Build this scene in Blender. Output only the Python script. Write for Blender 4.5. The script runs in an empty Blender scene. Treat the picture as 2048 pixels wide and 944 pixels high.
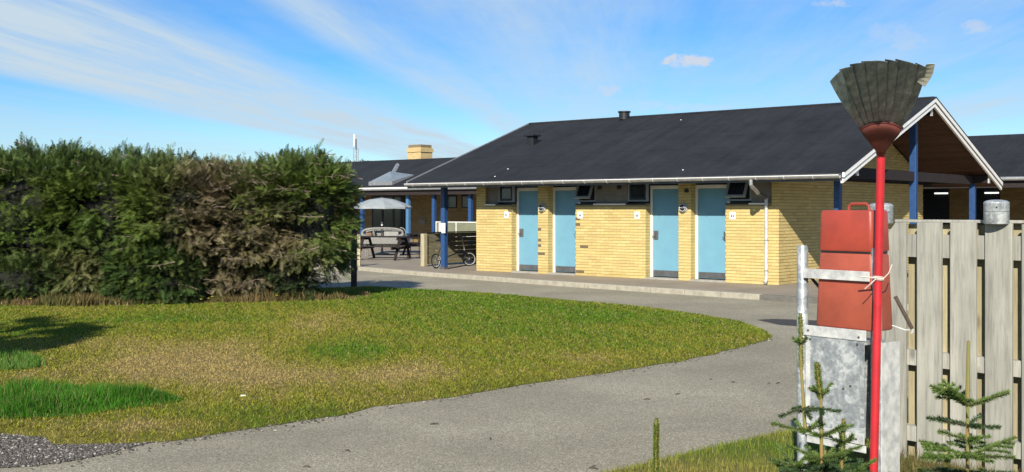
import bpy, math, random
import numpy as np
from mathutils import Vector, Matrix

random.seed(7)
rng = np.random.default_rng(7)
D = bpy.data
SC = bpy.context.scene
COL = SC.collection
R = math.radians

# ------------------------------------------------------------------ camera
CAMZ = 1.70
F = 2200.0            # focal length in photo pixels (2048 wide)
HY = 419.0            # horizon row in the photo
cam_d = D.cameras.new('camera')
cam = D.objects.new('camera', cam_d)
COL.objects.link(cam)
cam.location = (0, 0, CAMZ)
cam.rotation_euler = (R(90), 0, 0)
cam_d.sensor_width = 36
cam_d.lens = 36 * F / 2048
cam_d.shift_y = -(472 - HY) / 2048
cam_d.clip_start = 0.05
cam_d.clip_end = 3000
SC.camera = cam

# ------------------------------------------------------------------ light
TO_SUN = Vector((-0.26, -1.0875, 0.65)).normalized()
SUN_EL = math.asin(TO_SUN.z)
SUN_AZ = math.atan2(TO_SUN.x, TO_SUN.y)
sl = D.lights.new('sun', 'SUN')
sl.energy = 5.0
sl.angle = R(0.5)
sl.color = (1.0, 0.93, 0.82)
sun = D.objects.new('sun', sl)
COL.objects.link(sun)
sun.rotation_euler = (-TO_SUN).to_track_quat('-Z', 'Y').to_euler()

SC.view_settings.view_transform = 'Standard'
SC.view_settings.look = 'None'
SC.view_settings.gamma = 1
SC.view_settings.use_curve_mapping = False
SC.view_settings.exposure = 0.5


class NT:
    """tiny node-tree writer"""
    def __init__(s, tree):
        s.t = tree
        s.t.nodes.clear()

    def n(s, typ, ins=None, **props):
        nd = s.t.nodes.new(typ)
        for k, v in props.items():
            setattr(nd, k, v)
        for k, v in (ins or {}).items():
            sock = nd.inputs[k]
            if isinstance(v, bpy.types.NodeSocket):
                s.t.links.new(v, sock)
            else:
                if isinstance(v, (tuple, list)) and len(v) == 3 and sock.type == 'RGBA':
                    v = (*v, 1)
                sock.default_value = v
        return nd

    def m(s, op, a, b=None, c=None, clamp=False):
        nd = s.t.nodes.new('ShaderNodeMath')
        nd.operation = op
        nd.use_clamp = clamp
        for i, v in enumerate((a, b, c)):
            if v is None:
                continue
            if isinstance(v, bpy.types.NodeSocket):
                s.t.links.new(v, nd.inputs[i])
            else:
                nd.inputs[i].default_value = v
        return nd.outputs[0]

    def noise(s, vec, scale=5, detail=4, rough=0.55, dist=0.0):
        return s.n('ShaderNodeTexNoise', {'Vector': vec, 'Scale': scale, 'Detail': detail,
                                          'Roughness': rough, 'Distortion': dist}).outputs[0]

    def ramp(s, fac, stops, interp='LINEAR'):
        nd = s.n('ShaderNodeValToRGB', {'Fac': fac})
        cr = nd.color_ramp
        cr.interpolation = interp
        while len(cr.elements) < len(stops):
            cr.elements.new(0.5)
        for e, (p, c) in zip(cr.elements, stops):
            e.position = p
            e.color = (*c, 1) if isinstance(c, tuple) else (c, c, c, 1)
        return nd.outputs[0]

    def mix(s, fac, a, b, mode='MIX'):
        nd = s.t.nodes.new('ShaderNodeMix')
        nd.data_type = 'RGBA'
        nd.blend_type = mode
        for sock, v in ((nd.inputs[0], fac), (nd.inputs[6], a), (nd.inputs[7], b)):
            if isinstance(v, bpy.types.NodeSocket):
                s.t.links.new(v, sock)
            else:
                sock.default_value = (*v, 1) if isinstance(v, (tuple, list)) else v
        return nd.outputs[2]


# ------------------------------------------------------------------ sky
W = D.worlds.new('World')
SC.world = W
W.use_nodes = True
w = NT(W.node_tree)
sky = w.n('ShaderNodeTexSky', sky_type='NISHITA', sun_disc=False, sun_elevation=SUN_EL,
          sun_rotation=SUN_AZ, altitude=0, air_density=1.0, dust_density=0.05, ozone_density=3.0)
hs = w.n('ShaderNodeHueSaturation', {'Color': sky.outputs[0], 'Saturation': 1.45, 'Value': 1.0, 'Hue': 0.5})
skyc = w.mix(1.0, hs.outputs[0], (0.80, 1.02, 1.30), 'MULTIPLY')
tc = w.n('ShaderNodeTexCoord').outputs['Generated']
sep = w.n('ShaderNodeSeparateXYZ', {'Vector': tc})
dx, dy, dz = sep.outputs
zc = w.m('MAXIMUM', dz, 0.004)
AZ = 226 / 2200.0     # streak vanishing direction
ca, sa = math.cos(math.atan(AZ)), math.sin(math.atan(AZ))
across = w.m('DIVIDE', w.m('SUBTRACT', w.m('MULTIPLY', dx, ca), w.m('MULTIPLY', dy, sa)), zc)
along = w.m('DIVIDE', w.m('ADD', w.m('MULTIPLY', dx, sa), w.m('MULTIPLY', dy, ca)), zc)


def vec(a, b, c=0.0):
    return w.n('ShaderNodeCombineXYZ', {'X': a, 'Y': b, 'Z': c}).outputs[0]


wob = w.noise(vec(w.m('MULTIPLY', across, 0.35), w.m('MULTIPLY', along, 0.06)), 1.0, 3)
acr = w.m('ADD', across, w.m('MULTIPLY', w.m('SUBTRACT', wob, 0.5), 1.1))
# broad bands as a function of the angle across the streaks (-8 .. 8 -> 0 .. 1)
t = w.m('DIVIDE', w.m('ADD', acr, 8.0), 16.0, clamp=True)
P = lambda a: (a + 8) / 16
bands = w.ramp(t, [(0.0, .35), (P(-6.2), .35), (P(-5.3), .10), (P(-4.7), .12), (P(-4.25), .85), (P(-3.0), .85), (P(-2.5), .75),
                   (P(-1.95), .08), (P(-1.75), .10), (P(-1.5), .68), (P(-1.15), .34), (P(-.75), .50), (P(-.2), .50), (P(.3), .22),
                   (P(1.8), .42), (P(2.6), .26), (P(3.6), .65), (P(4.4), .2), (P(7.0), .3)])
fine = w.noise(vec(w.m('MULTIPLY', acr, 3.4), w.m('MULTIPLY', along, 0.30)), 1.0, 9, 0.68)
fine2 = w.noise(vec(w.m('MULTIPLY', across, 1.2), w.m('MULTIPLY', along, 0.6), 3.3), 1.0, 5, 0.6)
den = w.m('MULTIPLY', bands, w.m('ADD', -0.05, w.m('MULTIPLY', fine, 2.0)))
den = w.m('ADD', den, w.m('MULTIPLY', w.m('SUBTRACT', fine2, 0.45), 0.55), clamp=True)
hi = w.m('SUBTRACT', 1.0, w.m('MULTIPLY', w.m('SUBTRACT', zc, .22), 1.3, clamp=True))
den = w.m('MULTIPLY', den, w.m('MAXIMUM', hi, .3))
# low veil close to the horizon
veil = w.m('MULTIPLY', w.m('SUBTRACT', 0.105, zc), 4.2, clamp=True)
den = w.m('MAXIMUM', den, w.m('MULTIPLY', veil, w.m('ADD', .55, w.m('MULTIPLY', fine2, .7))), clamp=True)
# a few small cumulus puffs
pn = w.noise(w.n('ShaderNodeVectorMath', {0: tc, 1: (60, 60, 90)}, operation='MULTIPLY').outputs[0], 1.0, 9, 0.68)
puff = None
for (px, py, rx, ry, st) in ((1375, 121, 52, 14, 1.0), (1214, 181, 26, 13, .55), (1668, 5, 42, 12, .5), (1948, 52, 34, 16, .55),
                             (1390, 215, 90, 9, .35), (1300, 210, 40, 12, .3), (1790, 75, 60, 30, .28)):
    k, e = (px - 1024) / F, (HY - py) / F
    ddx = w.m('DIVIDE', w.m('SUBTRACT', w.m('DIVIDE', dx, w.m('MAXIMUM', dy, .05)), k), rx / F)
    ddz = w.m('DIVIDE', w.m('SUBTRACT', w.m('DIVIDE', dz, w.m('MAXIMUM', dy, .05)), e), ry / F)
    r2 = w.m('ADD', w.m('MULTIPLY', ddx, ddx), w.m('MULTIPLY', ddz, ddz))
    v = w.m('SUBTRACT', w.m('ADD', 1.0, w.m('MULTIPLY', w.m('SUBTRACT', pn, .5), 5.0)), r2)
    v = w.m('MULTIPLY', w.m('MULTIPLY', v, 1.5, clamp=True), st)
    puff = v if puff is None else w.m('MAXIMUM', puff, v)
cl = w.mix(den, skyc, (5.6, 6.9, 8.0))
cl = w.mix(w.m('MULTIPLY', puff, .85), cl, (6.6, 6.9, 7.6))
bg = w.n('ShaderNodeBackground', {'Color': cl, 'Strength': 0.072})
w.n('ShaderNodeOutputWorld', {'Surface': bg.outputs[0]})


# ------------------------------------------------------------------ materials
def material(name):
    m = D.materials.new(name)
    m.use_nodes = True
    return m, NT(m.node_tree)


def finish(t, col, rough=0.7, metal=0.0, height=None, bump=0.3, bdist=0.01, spec=0.5, trans=0.0):
    ins = {'Base Color': col, 'Roughness': rough, 'Metallic': metal, 'Specular IOR Level': spec}
    if height is not None:
        b = t.n('ShaderNodeBump', {'Height': height, 'Strength': bump, 'Distance': bdist})
        ins['Normal'] = b.outputs[0]
    p = t.n('ShaderNodeBsdfPrincipled', ins)
    out = p.outputs[0]
    if trans > 0:
        tr = t.n('ShaderNodeBsdfTranslucent', {'Color': col})
        out = t.n('ShaderNodeMixShader', {0: trans, 1: out, 2: tr.outputs[0]}).outputs[0]
    t.n('ShaderNodeOutputMaterial', {'Surface': out})


def coords(t, kind='Object', rand=False, scale=(1, 1, 1)):
    c = t.n('ShaderNodeTexCoord').outputs[kind]
    if scale != (1, 1, 1):
        c = t.n('ShaderNodeVectorMath', {0: c, 1: scale}, operation='MULTIPLY').outputs[0]
    if rand:
        oi = t.n('ShaderNodeObjectInfo').outputs['Random']
        o = t.m('MULTIPLY', oi, 37.0)
        cx = t.n('ShaderNodeCombineXYZ', {'X': o, 'Y': o, 'Z': o}).outputs[0]
        c = t.n('ShaderNodeVectorMath', {0: c, 1: cx}, operation='ADD').outputs[0]
    return c


def plain(name, a, b=None, rough=0.6, metal=0.0, scale=6.0, bump=0.15, bscale=60, stretch=(1, 1, 1), rand=True, spec=.5,
          lo=.35, hi=.65, bdist=.004):
    m, t = material(name)
    b = b or tuple(x * 0.8 for x in a)
    c = coords(t, rand=rand, scale=stretch)
    f = t.ramp(t.noise(c, scale, 6, 0.6), [(lo, 0.0), (hi, 1.0)])
    col = t.mix(f, a, b)
    finish(t, col, rough, metal, t.noise(c, bscale, 4), bump, bdist, spec)
    return m


def tinted(name, rough=0.75, bscale=60, bump=.4, amt=.25, trans=0.0, spec=.3, scale=9, bdist=.004):
    """colour comes from the mesh's own Col attribute, broken up by noise"""
    m, t = material(name)
    a = t.n('ShaderNodeAttribute', attribute_name='Col').outputs['Color']
    c = coords(t)
    n = t.noise(c, scale, 5, .6)
    v = t.m('ADD', 1 - amt * .5 * 1.0, t.m('MULTIPLY', t.m('SUBTRACT', n, .5), amt * 2))
    vv = t.n('ShaderNodeCombineXYZ', {'X': v, 'Y': v, 'Z': v}).outputs[0]
    col = t.mix(1.0, a, vv, 'MULTIPLY')
    finish(t, col, rough, 0, t.noise(c, bscale, 3) if bump else None, bump, bdist, spec, trans)
    return m


def foliage(name, trans=.25, rough=.55, spec=.35):
    m, t = material(name)
    a = t.n('ShaderNodeAttribute', attribute_name='Col').outputs['Color']
    finish(t, a, rough, 0, None, spec=spec, trans=trans)
    return m


def wood(name, a, b, dark, axis=2, scale=14, knots=True):
    m, t = material(name)
    st = [1.0, 1.0, 1.0]
    st[axis] = 0.07
    c = coords(t, rand=True)
    cs = t.n('ShaderNodeVectorMath', {0: c, 1: tuple(st)}, operation='MULTIPLY').outputs[0]
    g = t.noise(cs, scale * 4, 6, .65, .4)
    big = t.noise(cs, scale, 4, .6)
    patch = t.noise(c, 3.2, 4, .6)
    col = t.mix(t.ramp(big, [(.35, 0.), (.68, 1.)]), a, b)
    col = t.mix(t.ramp(g, [(.48, 0.), (.75, .55)]), col, dark)
    rb = t.n('ShaderNodeObjectInfo').outputs['Random']
    val = t.m('ADD', .78, t.m('MULTIPLY', rb, .30))
    val = t.m('MULTIPLY', val, t.m('ADD', .72, t.m('MULTIPLY', patch, .52)))
    vv = t.n('ShaderNodeCombineXYZ', {'X': val, 'Y': val, 'Z': val}).outputs[0]
    col = t.mix(1.0, col, vv, 'MULTIPLY')
    if knots:
        ks = [1.0, 1.0, 1.0]
        ks[axis] = .45
        kc = t.n('ShaderNodeVectorMath', {0: c, 1: tuple(ks)}, operation='MULTIPLY').outputs[0]
        vo = t.n('ShaderNodeTexVoronoi', {'Vector': kc, 'Scale': 4.6}).outputs['Distance']
        col = t.mix(t.ramp(vo, [(.05, .75), (.13, 0.)]), col, dark)
    finish(t, col, .82, 0, g, .5, .004, .25)
    return m


M = {}
M['brick'] = tinted('yellow_brick', .85, 90, .5, .22, scale=30)
M['mortar'] = plain('mortar', (.33, .255, .105), (.27, .21, .09), .95, scale=14, bump=.4)
M['render_grey'] = plain('grey_board', (.22, .20, .165), (.17, .155, .13), .8, scale=5)
M['felt'] = None
m, t = material('roofing_felt')
c = coords(t)
n1 = t.noise(c, 1.1, 5, .6)
n2 = t.noise(c, 160, 3, .7)
n3 = t.noise(c, 7, 5, .65)
cs = t.n('ShaderNodeVectorMath', {0: c, 1: (2.2, .12, .12)}, operation='MULTIPLY').outputs[0]
n4 = t.noise(cs, 2.0, 6, .65)
v = t.m('ADD', t.m('MULTIPLY', n1, .5), t.m('ADD', t.m('MULTIPLY', n2, .6), t.m('MULTIPLY', n3, .35)))
v = t.m('ADD', v, t.m('MULTIPLY', t.m('SUBTRACT', n4, .5), .45))
col = t.ramp(v, [(.5, (.008, .0092, .011)), (.9, (.026, .028, .031))])
finish(t, col, .88, 0, n2, .5, .004, .25)
M['felt'] = m
M['zinc'] = plain('zinc', (.42, .42, .40), (.30, .31, .31), .5, .6, scale=9)
M['zinc_dark'] = plain('zinc_dark', (.12, .13, .14), (.08, .085, .09), .5, .5, scale=9)
M['white'] = plain('white_paint', (.86, .84, .78), (.76, .74, .68), .5, scale=10)
M['blue_post'] = plain('blue_paint', (.022, .072, .20), (.017, .055, .155), .45, scale=12, spec=.5)
M['soffit'] = wood('soffit_wood', (.11, .055, .032), (.075, .040, .026), (.035, .02, .014), axis=0, knots=False)
M['dark_wood'] = wood('dark_wood', (.032, .025, .024), (.022, .018, .018), (.010, .008, .008), axis=0, knots=False)
M['black'] = plain('black_plastic', (.018, .018, .02), (.012, .012, .013), .45)
M['glass'] = plain('dark_glass', (.012, .016, .024), (.02, .026, .036), .08, 0, scale=1.5, bump=0.02, spec=.8)
M['frame_grey'] = plain('frame_grey', (.30, .33, .34), (.24, .27, .28), .5)
M['door'] = plain('blue_door', (.155, .345, .44), (.145, .325, .42), .42, scale=3, bump=.05, spec=.5)
m, t = material('worn_blue_door')
c = coords(t, rand=True)
n1 = t.noise(c, 3, 5, .6)
n2 = t.noise(t.n('ShaderNodeVectorMath', {0: c, 1: (1, 1, .35)}, operation='MULTIPLY').outputs[0], 26, 6, .75)
col = t.mix(t.ramp(n1, [(.35, 0.), (.65, 1.)]), (.155, .345, .44), (.140, .310, .405))
col = t.mix(t.ramp(n2, [(.60, 0.), (.74, .45)]), col, (.10, .20, .25))
finish(t, col, t.ramp(n1, [(.3, .35), (.7, .55)]), 0, n2, .12, .002, .5)
M['door'] = m
M['steel'] = plain('steel_plate', (.20, .205, .21), (.14, .145, .15), .38, .6, scale=7)
M['concrete'] = plain('concrete', (.36, .34, .29), (.26, .245, .21), .9, scale=6, bump=.5)
M['kerb'] = plain('kerb_stone', (.40, .37, .285), (.29, .268, .21), .92, scale=9, bump=.5)
M['kerb_dark'] = plain('kerb_stone_dark', (.16, .15, .125), (.11, .105, .09), .92, scale=9, bump=.5)
M['fence_wood'] = wood('weathered_pine', (.43, .42, .355), (.31, .305, .262), (.13, .125, .105))
M['fence_edge'] = wood('pale_pine', (.44, .39, .23), (.34, .30, .19), (.18, .15, .09))
M['screen_wood'] = wood('olive_wood', (.20, .18, .105), (.145, .13, .08), (.07, .06, .04), axis=1, knots=False)
M['pale_post'] = wood('pale_post', (.42, .38, .24), (.34, .30, .20), (.2, .17, .11))
M['red_plastic'] = plain('red_plastic', (.40, .060, .034), (.27, .045, .030), .42, scale=4.5, bump=.25, bscale=220, spec=.5)
M['red_plastic_faded'] = plain('red_plastic_faded', (.37, .080, .045), (.25, .055, .032), .5, scale=4, bump=.25, bscale=220)
M['red_paint'] = plain('red_paint', (.50, .020, .028), (.40, .017, .022), .36, scale=10, bump=.15, bscale=90, spec=.6)
M['red_rust'] = plain('red_rust', (.15, .032, .024), (.095, .026, .020), .75, scale=12, bump=.3)
m, t = material('galvanised')
c = coords(t, rand=True)
vo = t.n('ShaderNodeTexVoronoi', {'Vector': c, 'Scale': 55.0}).outputs['Color']
vs = t.n('ShaderNodeSeparateColor', {'Color': vo}).outputs[0]
n1 = t.noise(c, 10, 6, .7, .8)
n2 = t.noise(c, 3, 5, .6)
v = t.m('ADD', t.m('MULTIPLY', vs, .12), t.m('ADD', t.m('MULTIPLY', n1, .75), t.m('MULTIPLY', n2, .3)))
col = t.ramp(v, [(.42, (.20, .225, .24)), (.58, (.33, .355, .36)), (.72, (.58, .60, .58))])
rg = t.ramp(n1, [(.3, .35), (.7, .62)])
b = t.n('ShaderNodeBump', {'Height': n1, 'Strength': .25, 'Distance': .003})
p = t.n('ShaderNodeBsdfPrincipled', {'Base Color': col, 'Roughness': rg, 'Metallic': .35, 'Normal': b.outputs[0]})
t.n('ShaderNodeOutputMaterial', {'Surface': p.outputs[0]})
M['galv'] = m
M['galv_white'] = plain('galvanised_strip', (.66, .66, .62), (.40, .41, .40), .5, .15, scale=16, bump=.2)
m, t = material('blade_steel')
c = coords(t, rand=True, scale=(1, .15, 1))
n1 = t.noise(c, 30, 5, .65)
col = t.ramp(n1, [(.35, (.13, .17, .19)), (.60, (.27, .33, .35)), (.74, (.50, .56, .57))])
finish(t, col, .42, .35, n1, .2, .002)
M['blade'] = m
M['twine'] = plain('twine', (.62, .52, .46), (.5, .42, .36), .9)
M['canvas'] = plain('grey_canvas', (.30, .33, .33), (.25, .28, .28), .9, scale=6)
M['rattan'] = plain('grey_rattan', (.30, .295, .26), (.12, .118, .11), .9, scale=30, bump=.5)
M['bark'] = plain('bark', (.085, .06, .045), (.05, .038, .03), .95, scale=20, bump=.6)
M['stem'] = plain('young_stem', (.27, .17, .055), (.16, .18, .05), .8, scale=20)
M['flat_black'] = plain('sign_black', (.02, .02, .02), (.02, .02, .02), .6)
M['needles'] = foliage('spruce_needles', .2, .5)
M['leaf'] = foliage('hedge_foliage', .18, .6)
M['grass'] = foliage('grass_blades', .35, .6, .2)
M['pebble'] = tinted('pebbles', .9, 40, .3, .3)
M['mast'] = plain('mast_metal', (.35, .37, .4), (.3, .3, .3), .6)
M['tube_light'] = None
m, t = material('lamp_tube')
e = t.n('ShaderNodeEmission', {'Color': (1, .97, .9), 'Strength': 1.2})
t.n('ShaderNodeOutputMaterial', {'Surface': e.outputs[0]})
M['tube_light'] = m
# textured far brickwork (chimney)
m, t = material('far_yellow_brick')
c = coords(t)
cc = t.n('ShaderNodeSeparateXYZ', {'Vector': c})
uv = t.n('ShaderNodeCombineXYZ', {'X': t.m('ADD', cc.outputs[0], cc.outputs[1]), 'Y': cc.outputs[2]}).outputs[0]
br = t.n('ShaderNodeTexBrick', {'Vector': uv, 'Color1': (.60, .44, .19), 'Color2': (.50, .35, .14), 'Mortar': (.4, .33, .2), 'Scale': 1.0,
                                'Mortar Size': .008, 'Brick Width': .24, 'Row Height': .067})
finish(t, br.outputs[0], .9)
M['far_brick'] = m

# asphalt
m, t = material('asphalt')
c = coords(t)
s1 = t.noise(c, 120, 3, .8)
s2 = t.noise(c, 260, 2, .8)
s3 = t.noise(c, .55, 5, .6)
vo = t.n('ShaderNodeTexVoronoi', {'Vector': c, 'Scale': 130.0}).outputs['Color']
vs = t.n('ShaderNodeSeparateColor', {'Color': vo}).outputs[0]
v = t.m('ADD', t.m('MULTIPLY', s1, .35), t.m('ADD', t.m('MULTIPLY', s2, .25), t.m('ADD', t.m('MULTIPLY', vs, .42), t.m('MULTIPLY', s3, .34))))
col = t.ramp(v, [(.45, (.14, .126, .090)), (.66, (.262, .237, .165)), (.82, (.35, .317, .222)), (.94, (.62, .57, .43))])
cr = t.noise(c, 1.3, 8, .7, 1.5)
finish(t, col, .9, 0, v, .35, .004, .25)
M['asphalt'] = m
# lawn soil under the blades
M['lawn'] = tinted('lawn', .95, 120, .8, .55, scale=28, bdist=.01)
M['ground'] = plain('field', (.085, .10, .028), (.15, .13, .05), .95, scale=.4, bump=.5, bscale=8)
# paving
m, t = material('paving')
c = coords(t)
n1 = t.noise(c, 1.2, 5, .6)
n2 = t.noise(c, 60, 3, .8)
v = t.m('ADD', t.m('MULTIPLY', n1, .5), t.m('MULTIPLY', n2, .5))
col = t.ramp(v, [(.35, (.22, .185, .14)), (.65, (.33, .285, .215))])
finish(t, col, .92, 0, n2, .5, .004, .2)
M['paving'] = m


# ------------------------------------------------------------------ mesh helpers
class MB:
    def __init__(s):
        s.v, s.f, s.c = [], [], []
        s.M = None

    def add(s, vs, fs, col=None):
        n = len(s.v)
        if s.M is not None:
            vs = [tuple(s.M @ Vector(p)) for p in vs]
        s.v += [tuple(p) for p in vs]
        s.f += [tuple(i + n for i in q) for q in fs]
        if col is not None:
            s.c += [col] * len(vs)
        return s

    def box(s, x0, x1, y0, y1, z0, z1, col=None):
        vs = [(x0, y0, z0), (x1, y0, z0), (x1, y1, z0), (x0, y1, z0), (x0, y0, z1), (x1, y0, z1), (x1, y1, z1), (x0, y1, z1)]
        return s.add(vs, [(3, 2, 1, 0), (4, 5, 6, 7), (0, 1, 5, 4), (1, 2, 6, 5), (2, 3, 7, 6), (3, 0, 4, 7)], col)

    def prism(s, poly, axis, a, b):
        """poly: 2-D points (ccw) in the two remaining axes; extruded from a to b along axis"""
        def mk(p, q):
            return {0: (q, p[0], p[1]), 1: (p[0], q, p[1]), 2: (p[0], p[1], q)}[axis]
        n = len(poly)
        vs = [mk(p, a) for p in poly] + [mk(p, b) for p in poly]
        fs = [tuple(range(n))[::-1], tuple(range(n, 2 * n))]
        fs += [(i, (i + 1) % n, n + (i + 1) % n, n + i) for i in range(n)]
        return s.add(vs, fs)

    def tube(s, pts, r, seg=10, cap=True):
        pts = [Vector(p) for p in pts]
        rs = r if isinstance(r, (list, tuple)) else [r] * len(pts)
        rings, fs = [], []
        up = None
        for i, p in enumerate(pts):
            d = (pts[min(i + 1, len(pts) - 1)] - pts[max(i - 1, 0)]).normalized()
            if up is None:
                up = Vector((0, 0, 1)) if abs(d.z) < .9 else Vector((1, 0, 0))
            a = d.cross(up).normalized()
            b = a.cross(d).normalized()
            up = b
            rings += [tuple(p + (a * math.cos(q) + b * math.sin(q)) * rs[i]) for q in [2 * math.pi * k / seg for k in range(seg)]]
        for i in range(len(pts) - 1):
            for k in range(seg):
                k2 = (k + 1) % seg
                fs.append((i * seg + k, i * seg + k2, (i + 1) * seg + k2, (i + 1) * seg + k))
        if cap:
            fs.append(tuple(range(seg))[::-1])
            fs.append(tuple(range((len(pts) - 1) * seg, len(pts) * seg)))
        return s.add(rings, fs)

    def lathe(s, prof, seg=24, c=(0, 0, 0)):
        """prof: (r, z) list"""
        vs, fs = [], []
        for r, z in prof:
            vs += [(c[0] + r * math.cos(2 * math.pi * k / seg), c[1] + r * math.sin(2 * math.pi * k / seg), c[2] + z) for k in range(seg)]
        for i in range(len(prof) - 1):
            for k in range(seg):
                k2 = (k + 1) % seg
                fs.append((i * seg + k, i * seg + k2, (i + 1) * seg + k2, (i + 1) * seg + k))
        return s.add(vs, fs)

    def ring(s, c, n, R_, r, seg=28, sub=8, a0=0, a1=2 * math.pi):
        n = Vector(n).normalized()
        a = n.orthogonal().normalized()
        b = n.cross(a)
        full = abs(a1 - a0 - 2 * math.pi) < 1e-6
        pts = [Vector(c) + (a * math.cos(q) + b * math.sin(q)) * R_ for q in [a0 + (a1 - a0) * k / seg for k in range(seg + 1)]]
        return s.tube(pts, r, sub, cap=not full)

    def build(s, name, mat, parent=None, smooth=False, bevel=0, loc=None):
        me = D.meshes.new(name)
        me.from_pydata(s.v, [], s.f)
        if s.c:
            at = me.color_attributes.new('Col', 'FLOAT_COLOR', 'POINT')
            at.data.foreach_set('color', np.array([(*c, 1) for c in s.c], dtype=np.float32).ravel())
        me.materials.append(M[mat] if isinstance(mat, str) else mat)
        if smooth:
            me.shade_smooth()
        o = D.objects.new(name, me)
        COL.objects.link(o)
        if parent:
            o.parent = parent
        if loc:
            o.location = loc
        if bevel:
            md = o.modifiers.new('bevel', 'BEVEL')
            md.width = bevel
            md.segments = 2
            md.limit_method = 'ANGLE'
            if smooth:
                md.harden_normals = False
        if smooth:
            try:
                me.set_sharp_from_angle(angle=R(35))
            except Exception:
                pass
        return o


def box(name, mat, parent, x0, x1, y0, y1, z0, z1, bevel=0):
    return MB().box(x0, x1, y0, y1, z0, z1).build(name, mat, parent, bevel=bevel)


def thing(name, label, cat, loc=(0, 0, 0), rz=0, group=None):
    o = D.objects.new(name, None)
    o.empty_display_size = .2
    COL.objects.link(o)
    o.location = loc
    o.rotation_euler = (0, 0, rz)
    return tag(o, label, cat, group)


def tag(o, label, cat, group=None, kind=None):
    if label:
        o['label'] = label
    if cat:
        o['category'] = cat
    if group:
        o['group'] = group
    if kind:
        o['kind'] = kind
    return o


def copy_tree(o, parent=None):
    c = o.copy()
    COL.objects.link(c)
    if parent:
        c.parent = parent
    for ch in list(o.children):
        copy_tree(ch, c)
    return c


def np_mesh(name, V, Fc, mat, col=None, parent=None, smooth=False):
    """V (n,3), Fc (m,k) ; col (n,3)"""
    me = D.meshes.new(name)
    V = np.asarray(V, dtype=np.float32)
    Fc = np.asarray(Fc, dtype=np.int32)
    k = Fc.shape[1]
    me.vertices.add(len(V))
    me.vertices.foreach_set('co', V.ravel())
    me.loops.add(Fc.size)
    me.loops.foreach_set('vertex_index', Fc.ravel())
    me.polygons.add(len(Fc))
    me.polygons.foreach_set('loop_start', np.arange(0, Fc.size, k, dtype=np.int32))
    me.polygons.foreach_set('loop_total', np.full(len(Fc), k, dtype=np.int32))
    if smooth:
        me.polygons.foreach_set('use_smooth', np.ones(len(Fc), dtype=bool))
    me.update(calc_edges=True)
    if col is not None:
        at = me.color_attributes.new('Col', 'FLOAT_COLOR', 'POINT')
        c4 = np.ones((len(V), 4), dtype=np.float32)
        c4[:, :3] = col
        at.data.foreach_set('color', c4.ravel())
    me.materials.append(M[mat] if isinstance(mat, str) else mat)
    o = D.objects.new(name, me)
    COL.objects.link(o)
    if parent:
        o.parent = parent
    return o


def G(px, py, z=0.0):
    """the ground point (height z) seen at a photo pixel"""
    Z = F * (CAMZ - z) / (py - HY)
    return ((px - 1024) / F * Z, Z)


# cheap smooth 2-D noise from sines
_k = rng.normal(size=(40, 2))
_ph = rng.uniform(0, 6.28, 40)


def snoise(x, y, f=1.0, o=0, n=9):
    r = np.zeros_like(np.asarray(x, dtype=float))
    for i in range(n):
        j = (i + o) % 40
        r = r + np.sin((x * _k[j, 0] + y * _k[j, 1]) * f * (1 + .35 * i) + _ph[j]) / (1 + .3 * i)
    return r / n * 1.9


# ================================================================== GROUND
def inside(px, py, poly):
    c = np.zeros(px.shape, dtype=bool)
    n = len(poly)
    for i in range(n):
        x1, y1 = poly[i]
        x2, y2 = poly[(i + 1) % n]
        if y1 == y2:
            continue
        cr = ((y1 > py) != (y2 > py)) & (px < (x2 - x1) * (py - y1) / (y2 - y1) + x1)
        c ^= cr
    return c


def nearest(px, py, poly):
    best = np.full(px.shape, 1e9)
    bx, by = px.copy(), py.copy()
    n = len(poly)
    for i in range(n):
        x1, y1 = poly[i]
        x2, y2 = poly[(i + 1) % n]
        L = (x2 - x1) ** 2 + (y2 - y1) ** 2 + 1e-12
        tt = np.clip(((px - x1) * (x2 - x1) + (py - y1) * (y2 - y1)) / L, 0, 1)
        qx, qy = x1 + tt * (x2 - x1), y1 + tt * (y2 - y1)
        d = (px - qx) ** 2 + (py - qy) ** 2
        k = d < best
        best = np.where(k, d, best)
        bx, by = np.where(k, qx, bx), np.where(k, qy, by)
    return bx, by, np.sqrt(best)


def densify(poly, step=.35, amp=.03):
    out = []
    n = len(poly)
    for i in range(n):
        a, b = np.array(poly[i]), np.array(poly[(i + 1) % n])
        k = max(1, int(np.linalg.norm(b - a) / step))
        for j in range(k):
            p = a + (b - a) * j / k
            out.append((float(p[0] + random.uniform(-amp, amp)), float(p[1] + random.uniform(-amp, amp))))
    return out


def grid_sheet(poly, cell, zf, colf, name, mat):
    xs = [p[0] for p in poly]
    ys = [p[1] for p in poly]
    gx = np.arange(min(xs) - cell, max(xs) + cell, cell)
    gy = np.arange(min(ys) - cell, max(ys) + cell, cell)
    X, Y = np.meshgrid(gx, gy)
    ins = inside(X, Y, poly)
    nx, ny = len(gx), len(gy)
    anyin = ins[:-1, :-1] | ins[1:, :-1] | ins[:-1, 1:] | ins[1:, 1:]
    used = np.zeros_like(ins)
    used[:-1, :-1] |= anyin
    used[1:, :-1] |= anyin
    used[:-1, 1:] |= anyin
    used[1:, 1:] |= anyin
    out = used & ~ins
    bx, by, _ = nearest(X[out], Y[out], poly)
    X[out], Y[out] = bx, by
    idx = -np.ones(X.shape, dtype=int)
    idx[used] = np.arange(used.sum())
    Vx, Vy = X[used], Y[used]
    _, _, d = nearest(Vx, Vy, poly)
    V = np.stack([Vx, Vy, zf(Vx, Vy, d)], 1)
    j, i = np.nonzero(anyin)
    Fc = np.stack([idx[j, i], idx[j, i + 1], idx[j + 1, i + 1], idx[j + 1, i]], 1)
    return np_mesh(name, V, Fc, mat, colf(Vx, Vy), smooth=True)


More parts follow.
